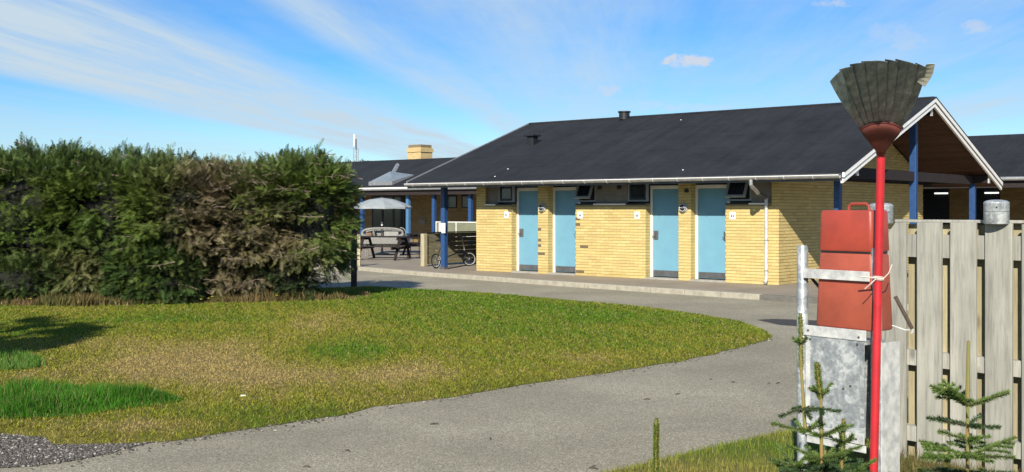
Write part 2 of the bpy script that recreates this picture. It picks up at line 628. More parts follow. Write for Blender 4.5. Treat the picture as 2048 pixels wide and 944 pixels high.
def flat_sheet(name, mat, poly, z):
    b = MB()
    b.add([(x, y, z) for x, y in poly], [tuple(range(len(poly)))])
    return b.build(name, mat)


gr = MB()
gr.add([(-1500, -300, -.012), (1500, -300, -.012), (1500, 2500, -.012), (-1500, 2500, -.012)], [(0, 1, 2, 3)])
tag(gr.build('ground', 'ground'), None, None, kind='structure')
rd = flat_sheet('road', 'asphalt', [(-16, -6), (26, -6), (26, 20), (8, 26), (-4, 34), (-16, 36)], 0.0)
tag(rd, None, None, kind='structure')

lawn_px = [(727, 575), (768, 577), (843, 582), (905, 585), (976, 589), (1108, 601), (1311, 619), (1412, 634), (1489, 648),
           (1534, 662), (1548, 673), (1539, 681), (1463, 700), (1362, 723), (1209, 746), (1057, 769), (905, 794), (752, 815),
           (692, 829), (547, 851), (364, 880), (280, 887), (215, 889), (110, 892), (90, 876), (0, 868), (-500, 860)]
lawn_poly = [G(*p) for p in lawn_px] + [(-13, 9), (-13, 22.5), (-4.6, 23.2), (-3.3, 23.6)]
lawn_poly = densify(lawn_poly, .25, .035)


def blob(x, y, px, py, rx, ry):
    cx, cy = G(px, py)
    sx = rx * cy / F
    sy = abs(G(px, py - ry)[1] - G(px, py + ry)[1]) / 2
    return np.exp(-((x - cx) / sx) ** 2 - ((y - cy) / sy) ** 2)


def dryness(x, y):
    d = .40 + .26 * snoise(x, y, 1.1) + .26 * snoise(x, y, 3.7, 5) + .22 * snoise(x, y, 9, 13) + .14 * snoise(x, y, 23, 21)
    for a, args in ((.75, (360, 730, 190, 45)), (.45, (520, 770, 150, 30)), (.55, (820, 745, 90, 28)), (.35, (640, 640, 60, 18)),
                    (.5, (300, 860, 130, 14)), (.3, (1180, 725, 60, 12)), (.3, (200, 690, 120, 18)), (.3, (60, 760, 60, 10)),
                    (-.36, (1000, 600, 330, 24)), (-.30, (1100, 650, 300, 20)), (-.35, (740, 590, 120, 10)), (-.3, (690, 710, 90, 26)),
                    (-.5, (1180, 641, 40, 8)), (-.3, (300, 640, 120, 14)), (.25, (640, 660, 90, 24))):
        d = d + a * blob(x, y, *args)
    return np.clip(d, 0, 1)


C_GREEN, C_OLIVE, C_TAN = np.array((.100, .180, .012)), np.array((.225, .220, .026)), np.array((.36, .275, .095))


def lawn_col(x, y):
    d = dryness(x, y)[:, None]
    a = np.clip(d * 2, 0, 1)
    b = np.clip(d * 2 - 1, 0, 1)
    c = C_GREEN * (1 - a) + C_OLIVE * a
    return c * (1 - b) + C_TAN * b


def lawn_z(x, y, d):
    return .004 + .03 * np.clip(d / .15, 0, 1) + .012 * (1 + snoise(x, y, 2.3, 3)) * np.clip(d / .3, 0, 1)


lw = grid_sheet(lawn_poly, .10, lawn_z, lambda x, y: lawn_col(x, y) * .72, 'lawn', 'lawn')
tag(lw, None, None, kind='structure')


def blades(poly, n, h, wd, colf, zf, name, label, zmin=None, hj=.5, lean=.6, keep=None, weight=True, shade=.35):
    xs = [p[0] for p in poly]
    ys = [p[1] for p in poly]
    X = rng.uniform(min(xs), max(xs), n * 4)
    Y = rng.uniform(min(ys), max(ys), n * 4)
    k = inside(X, Y, poly)
    k &= (np.abs(X) < .47 * Y + .6)
    if weight:
        k &= rng.uniform(size=len(X)) < np.clip((10.0 / Y) ** 1.6, 0, 1)
    if keep is not None:
        k &= keep(X, Y)
    X, Y = X[k][:n], Y[k][:n]
    n = len(X)
    _, _, d = nearest(X, Y, poly)
    z0 = zf(X, Y, d)
    hh = h(X, Y) * rng.uniform(1 - hj, 1 + hj, n)
    ww = wd * np.clip(Y / 9, .8, 2.2) * rng.uniform(.6, 1.3, n)
    a = rng.uniform(0, 2 * math.pi, n)
    la = rng.uniform(0, 2 * math.pi, n)
    ll = rng.uniform(0, lean, n) * hh
    V = np.zeros((n, 3, 3))
    V[:, 0] = np.stack([X - np.cos(a) * ww, Y - np.sin(a) * ww, z0 - .003], 1)
    V[:, 1] = np.stack([X + np.cos(a) * ww, Y + np.sin(a) * ww, z0 - .003], 1)
    V[:, 2] = np.stack([X + np.cos(la) * ll, Y + np.sin(la) * ll, z0 + hh], 1)
    c = colf(X, Y) * rng.uniform(1 - shade, 1 + shade, n)[:, None]
    straw = rng.uniform(size=n) < .06
    c[straw] = np.array((.36, .29, .13)) * rng.uniform(.7, 1.2, straw.sum())[:, None]
    Cc = np.repeat(c, 3, axis=0)
    o = np_mesh(name, V.reshape(-1, 3), np.arange(n * 3).reshape(-1, 3), 'grass', Cc)
    return tag(o, label, 'grass', kind='stuff')


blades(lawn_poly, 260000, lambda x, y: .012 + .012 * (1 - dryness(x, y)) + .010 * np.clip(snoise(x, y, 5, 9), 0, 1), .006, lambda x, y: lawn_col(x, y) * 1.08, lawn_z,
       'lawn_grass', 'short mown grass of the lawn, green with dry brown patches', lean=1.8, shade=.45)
# bright tall strip at the left
strip_px = [(-60, 792), (60, 788), (200, 793), (330, 800), (372, 812), (330, 822), (230, 832), (120, 848), (0, 852), (-60, 850)]
strip = [G(*p) for p in strip_px]


def strip_h(x, y):
    _, _, d = nearest(x, y, strip)
    return (.035 + .09 * np.clip(d / .4, 0, 1)) * (1 + .5 * snoise(x, y, 6, 17))


blades(strip, 26000, strip_h, .006,
       lambda x, y: np.array((.062, .185, .014)) * (1 + .55 * snoise(x, y, 5, 2))[:, None], lambda x, y, d: x * 0 + .03,
       'tall_grass', 'bright green taller strip of grass at the lawn\'s left edge', weight=False, lean=.8)
tuft = [G(*p) for p in [(-40, 722), (20, 716), (75, 724), (90, 742), (40, 752), (-40, 756)]]
blades(tuft, 2200, lambda x, y: x * 0 + .08, .006, lambda x, y: np.tile(np.array((.10, .21, .03)), (len(x), 1)),
       lambda x, y, d: x * 0 + .03, 'tall_grass', 'small pale green tuft of long grass within the dark tree shadow', weight=False)

# rough grass and weeds at the hedge foot
foot = [(-11.5, 19.0), (-7.3, 18.75), (-5.0, 19.4), (-2.9, 20.2), (-2.7, 21.2), (-5, 20.6), (-11.5, 20.4)]


def foot_col(x, y):
    s = np.clip(.5 + .5 * snoise(x, y, 2.1, 8), 0, 1)[:, None]
    return np.array((.10, .12, .03)) * (1 - s) + np.array((.22, .14, .065)) * s


blades(foot, 22000, lambda x, y: .04 + .17 * np.clip(snoise(x, y, 2.6, 4) + .35, 0, 1.4), .009, foot_col, lambda x, y, d: x * 0 + .03,
       'rough_grass', 'uncut brownish grass and weeds along the foot of the hedge', weight=False, lean=.8)

# verge at the lower right
verge_px = [(1195, 950), (1300, 928), (1420, 897), (1540, 872), (1600, 858), (1700, 846), (2300, 820)]
verge_poly = [G(*p) for p in verge_px] + [(7, 7.0), (5, -2), (.3, 1.5), (.42, 5.5)]
verge_poly = densify(verge_poly, .2, .02)


def verge_col(x, y):
    s = np.clip(.38 + .5 * snoise(x, y, 2.6, 2) + .25 * snoise(x, y, 9, 7), 0, 1)[:, None]
    return np.array((.135, .205, .018)) * (1 - s) + np.array((.33, .27, .07)) * s


vg = grid_sheet(verge_poly, .09, lawn_z, lambda x, y: verge_col(x, y) * .75, 'grass_verge', 'lawn')
tag(vg, None, None, kind='structure')
blades([p for p in verge_poly], 60000, lambda x, y: x * 0 + .032, .0035, verge_col, lawn_z, 'verge_grass',
       'mossy yellow green grass of the verge in the near right corner', keep=lambda x, y: (y > 5.2) & (y < 9.5), shade=.4, weight=False)

# gravel and loose stones
def stones(poly, n, rmin, rmax, name, label, dark=False, pts=None):
    if pts is None:
        xs = [p[0] for p in poly]
        ys = [p[1] for p in poly]
        X = rng.uniform(min(xs), max(xs), n * 5)
        Y = rng.uniform(min(ys), max(ys), n * 5)
        k = inside(X, Y, poly)
        X, Y = X[k][:n], Y[k][:n]
    else:
        X, Y = pts
    n = len(X)
    base = np.array([(1, 0, 0), (-.5, .87, 0), (-.5, -.87, 0), (.4, .5, .62), (.3, -.6, .55), (-.65, 0, .6), (0, 0, .9)])
    Fq = np.array([(0, 3, 4), (3, 1, 5), (4, 5, 2), (0, 1, 3), (1, 2, 5), (2, 0, 4), (3, 5, 6), (5, 4, 6), (4, 3, 6)])
    r = rng.uniform(rmin, rmax, n) * rng.choice([.6, 1, 1.4], n)
    a = rng.uniform(0, 6.28, n)
    S = rng.uniform(.6, 1.2, (n, 3))
    B = base[None] * S[:, None, :] + rng.normal(0, .1, (n, 7, 3))
    V = np.empty((n, 7, 3))
    V[:, :, 0] = (B[:, :, 0] * np.cos(a)[:, None] - B[:, :, 1] * np.sin(a)[:, None]) * r[:, None] + X[:, None]
    V[:, :, 1] = (B[:, :, 0] * np.sin(a)[:, None] + B[:, :, 1] * np.cos(a)[:, None]) * r[:, None] + Y[:, None]
    V[:, :, 2] = B[:, :, 2] * r[:, None] * .7 + .006
    g = rng.choice([.08, .13, .2, .42], n, p=[.36, .34, .2, .1])
    c = np.stack([g, g * .92, g * .80], 1)
    Fa = (Fq[None] + (np.arange(n) * 7)[:, None, None]).reshape(-1, 3)
    o = np_mesh(name, V.reshape(-1, 3), Fa, 'pebble', np.repeat(c, 7, axis=0))
    return tag(o, label, 'gravel', kind='stuff')


grav_poly = [G(*p) for p in [(-80, 866), (0, 868), (90, 876), (110, 891), (215, 889), (300, 886), (215, 908), (150, 922), (60, 934), (-80, 940)]]
gs = flat_sheet('gravel_bed', plain('gravel_soil', (.16, .14, .11), (.10, .088, .07), .95, scale=25, bump=.8, bscale=90), grav_poly, .004)
tag(gs, None, None, kind='structure')
stones(grav_poly, 4600, .004, .014, 'gravel', 'loose grey gravel between the lawn and the near road edge')
ex, ey = [], []
edge = [G(*p) for p in [(1548, 676), (1463, 702), (1362, 725), (1209, 748), (1057, 771), (905, 797), (752, 818), (692, 832), (547, 854),
                        (364, 883), (280, 893), (182, 921), (60, 932)]]
for i in range(len(edge) - 1):
    (x1, y1), (x2, y2) = edge[i], edge[i + 1]
    L = math.hypot(x2 - x1, y2 - y1)
    for _ in range(int(L * (60 if i < 7 else 130))):
        q = random.random()
        ex.append(x1 + (x2 - x1) * q + random.gauss(0, .05))
        ey.append(y1 + (y2 - y1) * q + random.gauss(0, .05 if i < 7 else .10))
stones(None, 0, .004, .013, 'gravel', 'scattered small stones along the edge of the road', pts=(np.array(ex), np.array(ey)))
# shadow across the road, painted as a dark flat sheet
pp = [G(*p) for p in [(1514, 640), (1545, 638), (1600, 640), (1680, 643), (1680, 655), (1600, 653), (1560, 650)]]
tag(flat_sheet('road_shadow_sheet', plain('road_shadow_tone', (.035, .033, .03), (.05, .047, .042), .85, scale=8), pp, .004), None, None, kind='structure')

# ------------------------------------------------------------------ pavement and kerb
kpx = [(480, 541), (600, 541), (715, 541), (845, 552), (1108, 571.5), (1300, 585), (1519, 600), (1640, 608), (1800, 620), (2100, 641)]
kpts = [G(*p) for p in kpx]
PZ = .10
pv = MB()
top = [(x, y + .12) for x, y in kpts] + [(30, 19.0), (30, 70), (-40, 70), (-16, 30.5)]
pv.add([(x, y, PZ) for x, y in top], [tuple(range(len(top)))])
tag(pv.build('pavement', 'paving'), None, None, kind='structure')
kerb = D.objects.new('kerb', None)
COL.objects.link(kerb)
kerb['kind'] = 'structure'
for i in range(len(kpts) - 1):
    a, b = Vector((*kpts[i], 0)), Vector((*kpts[i + 1], 0))
    L = (b - a).length
    n = max(1, round(L / 1.0))
    ang = math.atan2(b.y - a.y, b.x - a.x)
    for j in range(n):
        p = a.lerp(b, j / n)
        ln = L / n - .012
        mt = 'kerb_dark' if (i == 6 and j == 0) else 'kerb'
        o = box('kerb_stone', mt, kerb, 0, ln, 0, .15, -.01, PZ + .004 + random.uniform(-.003, .003), bevel=.012)
        o.location = p
        o.rotation_euler = (0, 0, ang + random.uniform(-.004, .004))

# ================================================================== SHOWER BUILDING (frame: x along the front wall, y into the building)
RZ = -R(40.0)
BR = Vector((5.63, 23.23, 0))
ux, uy = Vector((math.cos(RZ), math.sin(RZ), 0)), Vector((-math.sin(RZ), math.cos(RZ), 0))


def B2W(s, b, z=0):
    return BR + ux * s + uy * b + Vector((0, 0, z))


bld = thing('shower_building', 'long low yellow brick wash house with four light blue doors under a black pitched roof',
            'building', BR, RZ)

TINTS = [(.67, .53, .27), (.645, .505, .25), (.69, .55, .29), (.61, .47, .235), (.655, .515, .26), (.68, .53, .255)]
TINTS = [(t_[0] * .95, t_[1] * .935, t_[2] * .76) for t_ in TINTS]
DARKB = (.16, .12, .075)
BH, BJ, BL, VJ = .055, .012, .235, .005


def brick_list(L0, L1, z0, z1, holes=(), half_start=0, topf=None):
    """bricks of a running-bond wall: (a0, a1, z) along the wall; holes are (a0,a1,z0,z1)"""
    out = []
    row = 0
    z = z0 + .006
    while z + BH < z1 + .02:
        a = L0 + .003 - ((BL + VJ) / 2 if (row + half_start) % 2 else 0)
        while a < L1:
            segs = [(max(a, L0 + .003), min(a + BL, L1 - .003))]
            for h in holes:
                if z + BH > h[2] + .01 and z < h[3] - .01:
                    ns = []
                    for s0, s1 in segs:
                        if s1 <= h[0] or s0 >= h[1]:
                            ns.append((s0, s1))
                        else:
                            if s0 < h[0] - .02:
                                ns.append((s0, h[0] - .003))
                            if s1 > h[1] + .02:
                                ns.append((h[1] + .003, s1))
                    segs = ns
            for s0, s1 in segs:
                if s1 - s0 > .03 and (topf is None or z + BH < topf((s0 + s1) / 2)):
                    out.append((s0, s1, z))
            a += BL + VJ
        z += BH + BJ
        row += 1
    return out


class Bricks:
    """collects bricks, then makes the nearest ones objects and the rest one joined part"""
    def __init__(s):
        s.b = []

    def wall(s, lst, plane, axis, sign, prio=0, proud=.008):
        for a0, a1, z in lst:
            s.b.append((a0, a1, z, plane, axis, sign, prio, proud))

    def build(s, parent, n_obj=300, to_world=None, dark=()):
        meshes = {}
        def key(b):
            a = (b[0] + b[1]) / 2
            p = to_world(a, b[3]) if b[4] == 0 else to_world(b[3], a)
            return b[6] * 100 + p.length
        order = sorted(s.b, key=key)
        for b in order[:n_obj]:
            a0, a1, z, plane, axis, sign, prio, proud = b
            L = round(a1 - a0, 2)
            ti = random.randrange(len(TINTS))
            k = (L, ti, axis)
            if k not in meshes:
                mb = MB()
                l, d, h = (a1 - a0) / 2, .02, BH / 2
                if axis == 0:
                    mb.box(-l, l, -d, d, -h, h, TINTS[ti])
                else:
                    mb.box(-d, d, -l, l, -h, h, TINTS[ti])
                o = mb.build('brick', 'brick', parent)
                meshes[k] = o.data
            else:
                o = D.objects.new('brick', meshes[k])
                COL.objects.link(o)
                o.parent = parent
            q = plane + sign * (proud - .02 + random.uniform(-.0012, .0012))
            mid = (a0 + a1) / 2
            o.location = (mid, q, z + BH / 2) if axis == 0 else (q, mid, z + BH / 2)
        mb = MB()
        for b in order[n_obj:]:
            a0, a1, z, plane, axis, sign, prio, proud = b
            t_ = random.choice(TINTS)
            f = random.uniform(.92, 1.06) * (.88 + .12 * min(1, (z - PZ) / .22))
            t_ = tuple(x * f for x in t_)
            for (dx0, dz0) in dark:
                if axis == 0 and abs((a0 + a1) / 2 - dx0) < .09 and abs(z + .03 - dz0) < .035:
                    t_ = DARKB
            q0 = plane + sign * (proud - .04)
            q1 = plane + sign * (proud + random.uniform(-.0015, .0015))
            q0, q1 = min(q0, q1), max(q0, q1)
            if axis == 0:
                mb.box(a0, a1, q0, q1, z, z + BH, t_)
            else:
                mb.box(q0, q1, a0, a1, z, z + BH, t_)
        if mb.v:
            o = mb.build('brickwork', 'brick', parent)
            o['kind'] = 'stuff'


EAVE_B, EAVE_Z, RIDGE_B, RIDGE_Z, ROOF0, ROOF1 = -.86, 2.42, 4.27, 4.27, -10.25, 1.77
SL = (RIDGE_Z - EAVE_Z) / (RIDGE_B - EAVE_B)
BACK_B = 2 * RIDGE_B - EAVE_B
roof_z = lambda b: RIDGE_Z - SL * abs(b - RIDGE_B)
W0, W1, DEPTH = -8.56, 0.0, 8.54
SILL = 1.84
opens = [(-7.35, -6.50), (-6.18, -5.34), (-3.32, -2.45), (-2.125, -1.26)]
bands_ = [(-8.24, -7.35), (-5.34, -3.32), (-1.26, -.16)]
REC = .19

# mortar cores
wl = MB()
for a, b in [(W0, opens[0][0]), (opens[0][1], opens[1][0]), (opens[1][1], opens[2][0]), (opens[2][1], opens[3][0]), (opens[3][1], W1)]:
    # full piers where no high window band stands above
    cuts = [c_ for c_ in bands_ if c_[0] >= a - .01 and c_[1] <= b + .01]
    if not cuts:
        wl.box(a, b, 0, .30, 0, 2.52)
    else:
        c0, c1 = cuts[0]
        wl.box(a, b, 0, .30, 0, SILL)
        if c0 - a > .02:
            wl.box(a, c0, 0, .30, SILL, 2.52)
        if b - c1 > .02:
            wl.box(c1, b, 0, .30, SILL, 2.52)
wl.build('wall', 'mortar', bld)
# gable walls (right seen, left and back for completeness), pentagon outlines
for x0, x1 in ((W1 - .24, W1), (W0, W0 + .24)):
    g = MB()
    zt = lambda b: roof_z(b) - .16
    g.prism([(.301, 0), (DEPTH, 0), (DEPTH, zt(DEPTH)), (RIDGE_B, zt(RIDGE_B)), (.301, zt(.301))], 0, x0, x1)
    g.build('wall', 'mortar', bld)
g = MB().box(W0 + .241, W1 - .241, DEPTH - .24, DEPTH, 0, 2.5).build('wall', 'mortar', bld)
box('plinth', 'concrete', bld, W0 + .02, W1 - .02, .02, .2, 0, PZ + .03)

bk = Bricks()
holes = [(a, b, 0, 3) for a, b in opens] + [(a, b, SILL - .04, 3) for a, b in bands_]
bk.wall(brick_list(W0, W1 + .008, PZ, 2.5, holes), 0, 0, -1, prio=0)
bk.wall(brick_list(.0, DEPTH, PZ, 4.1, (), 1, topf=lambda b: roof_z(b) - .17), W1, 1, 1, prio=1)
# reveals facing right
for a, b in opens:
    rv = brick_list(0, REC + .02, PZ, SILL - .04 if a in (opens[0][0], opens[2][0]) else 2.5)
    bk.wall(rv, a, 1, 1, prio=.5, proud=.004)
bk.build(bld, 300, lambda s, b: B2W(s, b), dark=[(-6.40, 1.23), (-6.40, .94), (-6.40, .80), (-6.40, .62), (-5.26, 1.50), (-5.26, 1.36), (-5.24, .22),
                                                  (-5.06, .83), (-7.43, 1.70), (-1.03, 1.2), (-.93, 1.1)])

# doors
for i, (a, b) in enumerate(opens):
    fr = MB()
    y0, y1 = REC, REC + .08
    fr.box(a, a + .055, y0, y1, PZ + .04, 2.25).box(b - .055, b, y0, y1, PZ + .04, 2.25).box(a + .055, b - .055, y0, y1, 2.17, 2.25)
    dr = box('door', 'door', bld, a + .06, b - .06, REC + .022, REC + .065, PZ + .06, 2.165, bevel=.003)
    fr.build('door_frame', 'white', dr)
    box('kick_plate', 'steel', dr, a + .075, b - .06, REC + .012, REC + .0215, PZ + .07, PZ + .20, bevel=.002)
    box('threshold', 'concrete', bld, a - .02, b + .02, -.03, REC + .09, .06, PZ + .038, bevel=.008)
    box('transom', 'black', bld, a + .003, b - .003, REC + .03, REC + .06, 2.253, 2.5)
    hx = a + .085 if i in (0, 2) else b - .155
    hp = box('handle', 'steel', dr, hx, hx + .12, REC + .002, REC + .0218, 1.01, 1.21, bevel=.004)
    lv = MB().tube([(hx + .06, REC + .004, 1.09), (hx + .06, REC - .045, 1.09), (hx - .03 if i in (0, 2) else hx + .0, REC - .045, 1.085)], .009, 8)
    lv.build('handle', 'steel', dr, smooth=True)
# high windows and boards in the bands
wins = [(-7.87, -7.353, 0), (-5.337, -4.78, 1), (-3.87, -3.323, 0), (-1.257, -.67, 1)]
for a, b, op in wins:
    y = .07
    z0, z1 = SILL + .045, 2.42
    fr = MB()
    fr.box(a, a + .045, y, y + .07, z0, z1).box(b - .045, b, y, y + .07, z0, z1)
    fr.box(a + .045, b - .045, y, y + .07, z1 - .04, z1).box(a + .045, b - .045, y, y + .07, z0, z0 + .04)
    wn = fr.build('window', 'frame_grey', bld, bevel=.003)
    sa_, sb_ = a + .05, b - .05
    zh = z1 - .045
    s = MB()
    hgt = zh - z0 - .045
    s.box(sa_, sa_ + .05, -.02, .02, -hgt, 0).box(sb_ - .05, sb_, -.02, .02, -hgt, 0)
    s.box(sa_ + .05, sb_ - .05, -.02, .02, -.05, 0).box(sa_ + .05, sb_ - .05, -.02, .02, -hgt, -hgt + .05)
    so = s.build('sash', 'frame_grey' if op else 'black', wn)
    so.location = (0, y + .02, zh)
    gl = box('pane', 'glass', wn, sa_ + .05, sb_ - .05, -.004, .004, -hgt + .05, -.05)
    gl.location = so.location
    if op:
        for q in (so, gl):
            q.rotation_euler = (R(-24), 0, 0)
            q.location.y = y - .01
    box('window_back', 'black', bld, a + .002, b - .002, .2, .24, SILL, 2.5)
for a, b in [(-8.237, -7.873), (-4.777, -3.873), (-.667, -.163)]:
    box('cladding_panel', 'render_grey', bld, a, b, .06, .10, SILL + .002, 2.5, bevel=.003)
for a, b, mt, pr in [(-8.25, -7.9, 'white', .035), (-7.89, -7.36, 'black', .02), (-5.33, -4.80, 'black', .02), (-4.79, -3.87, 'white', .035),
                     (-3.86, -3.33, 'black', .02), (-1.25, -.70, 'black', .02), (-.69, -.30, 'white', .02)]:
    box('sill', mt, bld, a, b, -pr, .13, SILL - .032, SILL, bevel=.003)
# wall over bands: dark head board
box('head_board', 'dark_wood', bld, W0, W1, .02, .14, 2.524, 2.64)

# roof slabs
rf = MB()
TH = .10
rf.prism([(EAVE_B, EAVE_Z - TH), (RIDGE_B, RIDGE_Z - TH), (RIDGE_B, RIDGE_Z), (EAVE_B, EAVE_Z)][::1], 0, ROOF0, ROOF1)
rb = MB()
rb.prism([(RIDGE_B + .001, RIDGE_Z - TH), (BACK_B, EAVE_Z - TH), (BACK_B, EAVE_Z), (RIDGE_B + .001, RIDGE_Z)], 0, ROOF0, ROOF1)
r1 = rf.build('roof', 'felt', bld)
r2 = rb.build('roof', 'felt', bld)
cap = MB().tube([(ROOF0, RIDGE_B, RIDGE_Z + .005), (ROOF1, RIDGE_B, RIDGE_Z + .005)], .035, 8).build('ridge_cap', 'felt', r1)
# felt seams down the slope: thin laps, one every metre
for k in range(5):
    bb = EAVE_B + .95 * (k + 1) + .05
    zz = roof_z(bb)
    sm = MB()
    sm.prism([(bb, zz + .0005), (bb + .9, roof_z(bb + .9) + .0005), (bb + .9, roof_z(bb + .9) + .001), (bb, zz + .006)], 0, ROOF0 + .01, ROOF1 - .01)
    if bb + .9 < RIDGE_B + .3:
        sm.build('felt_lap', 'felt', r1)
# soffit planks under the overhang at the right gable and under the back slope
for side in (0, 1):
    nb = 42
    for k in range(nb):
        b0 = (EAVE_B + .04) + k * .12
        if b0 + .11 > RIDGE_B - .02:
            break
        z_ = lambda q: roof_z(q) - TH - .003
        p0, p1 = (b0, b0 + .113) if side == 0 else (BACK_B + EAVE_B - b0 - .113, BACK_B + EAVE_B - b0)
        pl = MB().prism([(p0, z_(p0) - .02), (p1, z_(p1) - .02), (p1, z_(p1)), (p0, z_(p0))], 0, W1 + .01, ROOF1 - .06)
        pl.build('plank', 'soffit', bld)
# soffit under the front eave
box('soffit', 'dark_wood', bld, ROOF0 + .05, W1 + 0.0, EAVE_B + .03, -.01, EAVE_Z - TH - .03, EAVE_Z - TH - .005)
# fascia + gutter
gt = MB()
prof = []
GB, GZ, GR = EAVE_B - .062, EAVE_Z - .055, .060
for k in range(9):
    q = math.pi + math.pi * k / 8
    prof.append((GB + GR * math.cos(q), GZ + GR * math.sin(q)))
for k in range(9):
    q = 2 * math.pi - math.pi * k / 8
    prof.append((GB + (GR - .006) * math.cos(q), GZ + (GR - .006) * math.sin(q)))
gt.prism(prof, 0, ROOF0, ROOF1 - .02)
gut = gt.build('gutter', 'zinc', bld, smooth=True)
MB().tube([(ROOF0, GB - GR, GZ + .006), (ROOF1 - .02, GB - GR, GZ + .006)], .010, 6).build('gutter_bead', 'white', gut)
k = ROOF0 + .3
while k < ROOF1 - .1:
    bp = [(k, GB + (GR + .004) * math.cos(q), GZ + (GR + .004) * math.sin(q)) for q in [math.pi + math.pi * j / 6 for j in range(7)]]
    MB().tube([(k, GB - GR, GZ + .018)] + bp, .007, 5).build('gutter_bracket', 'galv_white', gut)
    k += .62
box('fascia', 'zinc_dark', bld, ROOF0, ROOF1, EAVE_B - .001, EAVE_B + .022, EAVE_Z - .16, EAVE_Z - .012)
# gutter outlet, swan neck and downpipe
MB().tube([(-.16, GB, GZ - .05), (-.16, GB, GZ - .15), (-.165, GB + .06, GZ - .20), (-.18, GB + .22, GZ - .25), (-.20, GB + .38, GZ - .32)], .042, 12).build(
    'gutter_outlet', 'zinc', bld, smooth=True)
dpx = -.25
dp = MB().tube([(dpx, -.07, 1.95), (dpx, -.07, .30), (dpx, -.07, .2), (dpx - .0, -.14, .145)], .038, 12).build(
    'downpipe', 'galv_white', bld, smooth=True)
MB().tube([(-.20, GB + .38, GZ - .32), (dpx, -.14, 1.99), (dpx, -.07, 1.92)], .034, 10).build('pipe_bend', 'zinc_dark', dp, smooth=True)  # dark zinc here paints in the shade below the eave
for zz in (1.75, 1.05, .40):
    MB().ring((dpx, -.07, zz), (0, 0, 1), .041, .006, 16, 6).build('pipe_clip', 'zinc_dark', dp)
# barge boards at the right gable: two steps, white
def rake(side, z_top, h, x0, x1, mat, name, bs=None, be=None):
    if side == 0:
        pa, pb = EAVE_B - .0, RIDGE_B
    else:
        pa, pb = RIDGE_B, BACK_B
    za, zb = roof_z(pa) + z_top, roof_z(pb) + z_top
    mb = MB().prism([(pa, za - h), (pb, zb - h), (pb, zb), (pa, za)], 0, x0, x1)
    return mb.build(name, mat, bld)
for sd in (0, 1):
    rake(sd, .030, .022, ROOF1 - .03, ROOF1 + .055, 'felt', 'verge_trim')
    rake(sd, .004, .095, ROOF1 + .003, ROOF1 + .045, 'white', 'barge_board')
    rake(sd, -.094, .022, ROOF1 + .003, ROOF1 + .02, 'dark_wood', 'barge_shadow_strip')
    rake(sd, -.119, .085, ROOF1 - .03, ROOF1 + .018, 'white', 'barge_board')
    rake(sd, .028, .16, ROOF0 - .04, ROOF0 - .002, 'zinc', 'barge_board')
# beams: front, back, ridge and the tie beam across the gable
PX = 1.30
for bb, z1 in ((.0, roof_z(0) - .135), (DEPTH, roof_z(DEPTH) - .135), (RIDGE_B, RIDGE_Z - .20)):
    box('beam', 'dark_wood', bld, W1 + .01, ROOF1 - .07, bb - .05, bb + .05, z1 - .2, z1)
    box('beam_end', 'galv_white', bld, ROOF1 - .069, ROOF1 - .045, bb - .055, bb + .055, z1 - .21, z1)
box('tie_beam', 'dark_wood', bld, PX - .045, PX + .045, .06, DEPTH - .06, 2.36, 2.58)
box('beam', 'dark_wood', bld, ROOF0 + .05, W0 - .01, -.05, .05, roof_z(0) - .335, roof_z(0) - .135)
box('wall_lintel', 'dark_wood', bld, W1 + .01, W1 + .06, 1.2, DEPTH, 2.36, 2.5)

# posts (parts of the building)
def post(x, y, z1, mat='blue_post', wd=.13):
    o = box('post', mat, bld, x - wd / 2, x + wd / 2, y - wd / 2, y + wd / 2, PZ, z1, bevel=.008)
    box('post_shoe', 'steel', o, x - wd / 2 - .006, x + wd / 2 + .006, y - wd / 2 - .006, y + wd / 2 + .006, PZ, PZ + .07)
    return o
post(PX, .02, roof_z(0) - .34)
post(PX, RIDGE_B, RIDGE_Z - .41, wd=.15)
post(PX, DEPTH, roof_z(DEPTH) - .34, wd=.14)
post(-9.72, 0, roof_z(0) - .34, wd=.14)

# lamps
for a in (-6.34, -2.30):
    lp = MB().lathe([(0, 0), (.10, 0), (.105, .02), (.10, .045), (.085, .05)], 24)
    lo = lp.build('wall_lamp', 'galv_white', bld, smooth=True)
    lo.rotation_euler = (R(90), 0, 0)
    lo.location = (a - .0, -.008, SILL - .10 + .0)
    gb = MB().lathe([(.082, .04), (.075, .08), (.05, .105), (0, .115)], 20).build('lamp_glass', 'glass', lo, smooth=True)
    cg = MB().ring((0, 0, .085), (0, 0, 1), .078, .008, 24, 6)
    cg.tube([(-.085, 0, .05), (-.05, 0, .11), (.05, 0, .11), (.085, 0, .05)], .007, 6)
    cg.build('lamp_guard', 'galv_white', lo)
# small toilet signs: top-level things on the wall
sdat = [(-7.52, 'small white sign with dark symbol left of the first blue door'),
        (-5.19, 'small white sign with dark symbol just right of the second blue door'),
        (-3.55, 'small white sign with dark symbol left of the third blue door'),
        (-1.08, 'small white sign with dark symbol just right of the fourth blue door')]
for a, lb in sdat:
    p = B2W(a, -.012, 1.565)
    sg = thing('door_sign', lb, 'sign', p, RZ, 'toilet signs beside the doors')
    MB().box(-.075, .075, -.008, .003, -.082, .082).build('plate', 'white', sg, bevel=.004)
    fg = MB()
    for q in (-.022, .022):
        fg.box(q - .013, q + .013, -.011, -.0085, -.022, .012)
        fg.add([(q + .009 * math.cos(j * math.pi / 4), -.0112, .024 + .009 * math.sin(j * math.pi / 4)) for j in range(8)], [tuple(range(8))])
        fg.box(q - .009, q - .002, -.011, -.0085, -.040, -.022).box(q + .002, q + .009, -.011, -.0085, -.040, -.022)
    fg.build('pictogram', 'flat_black', sg)
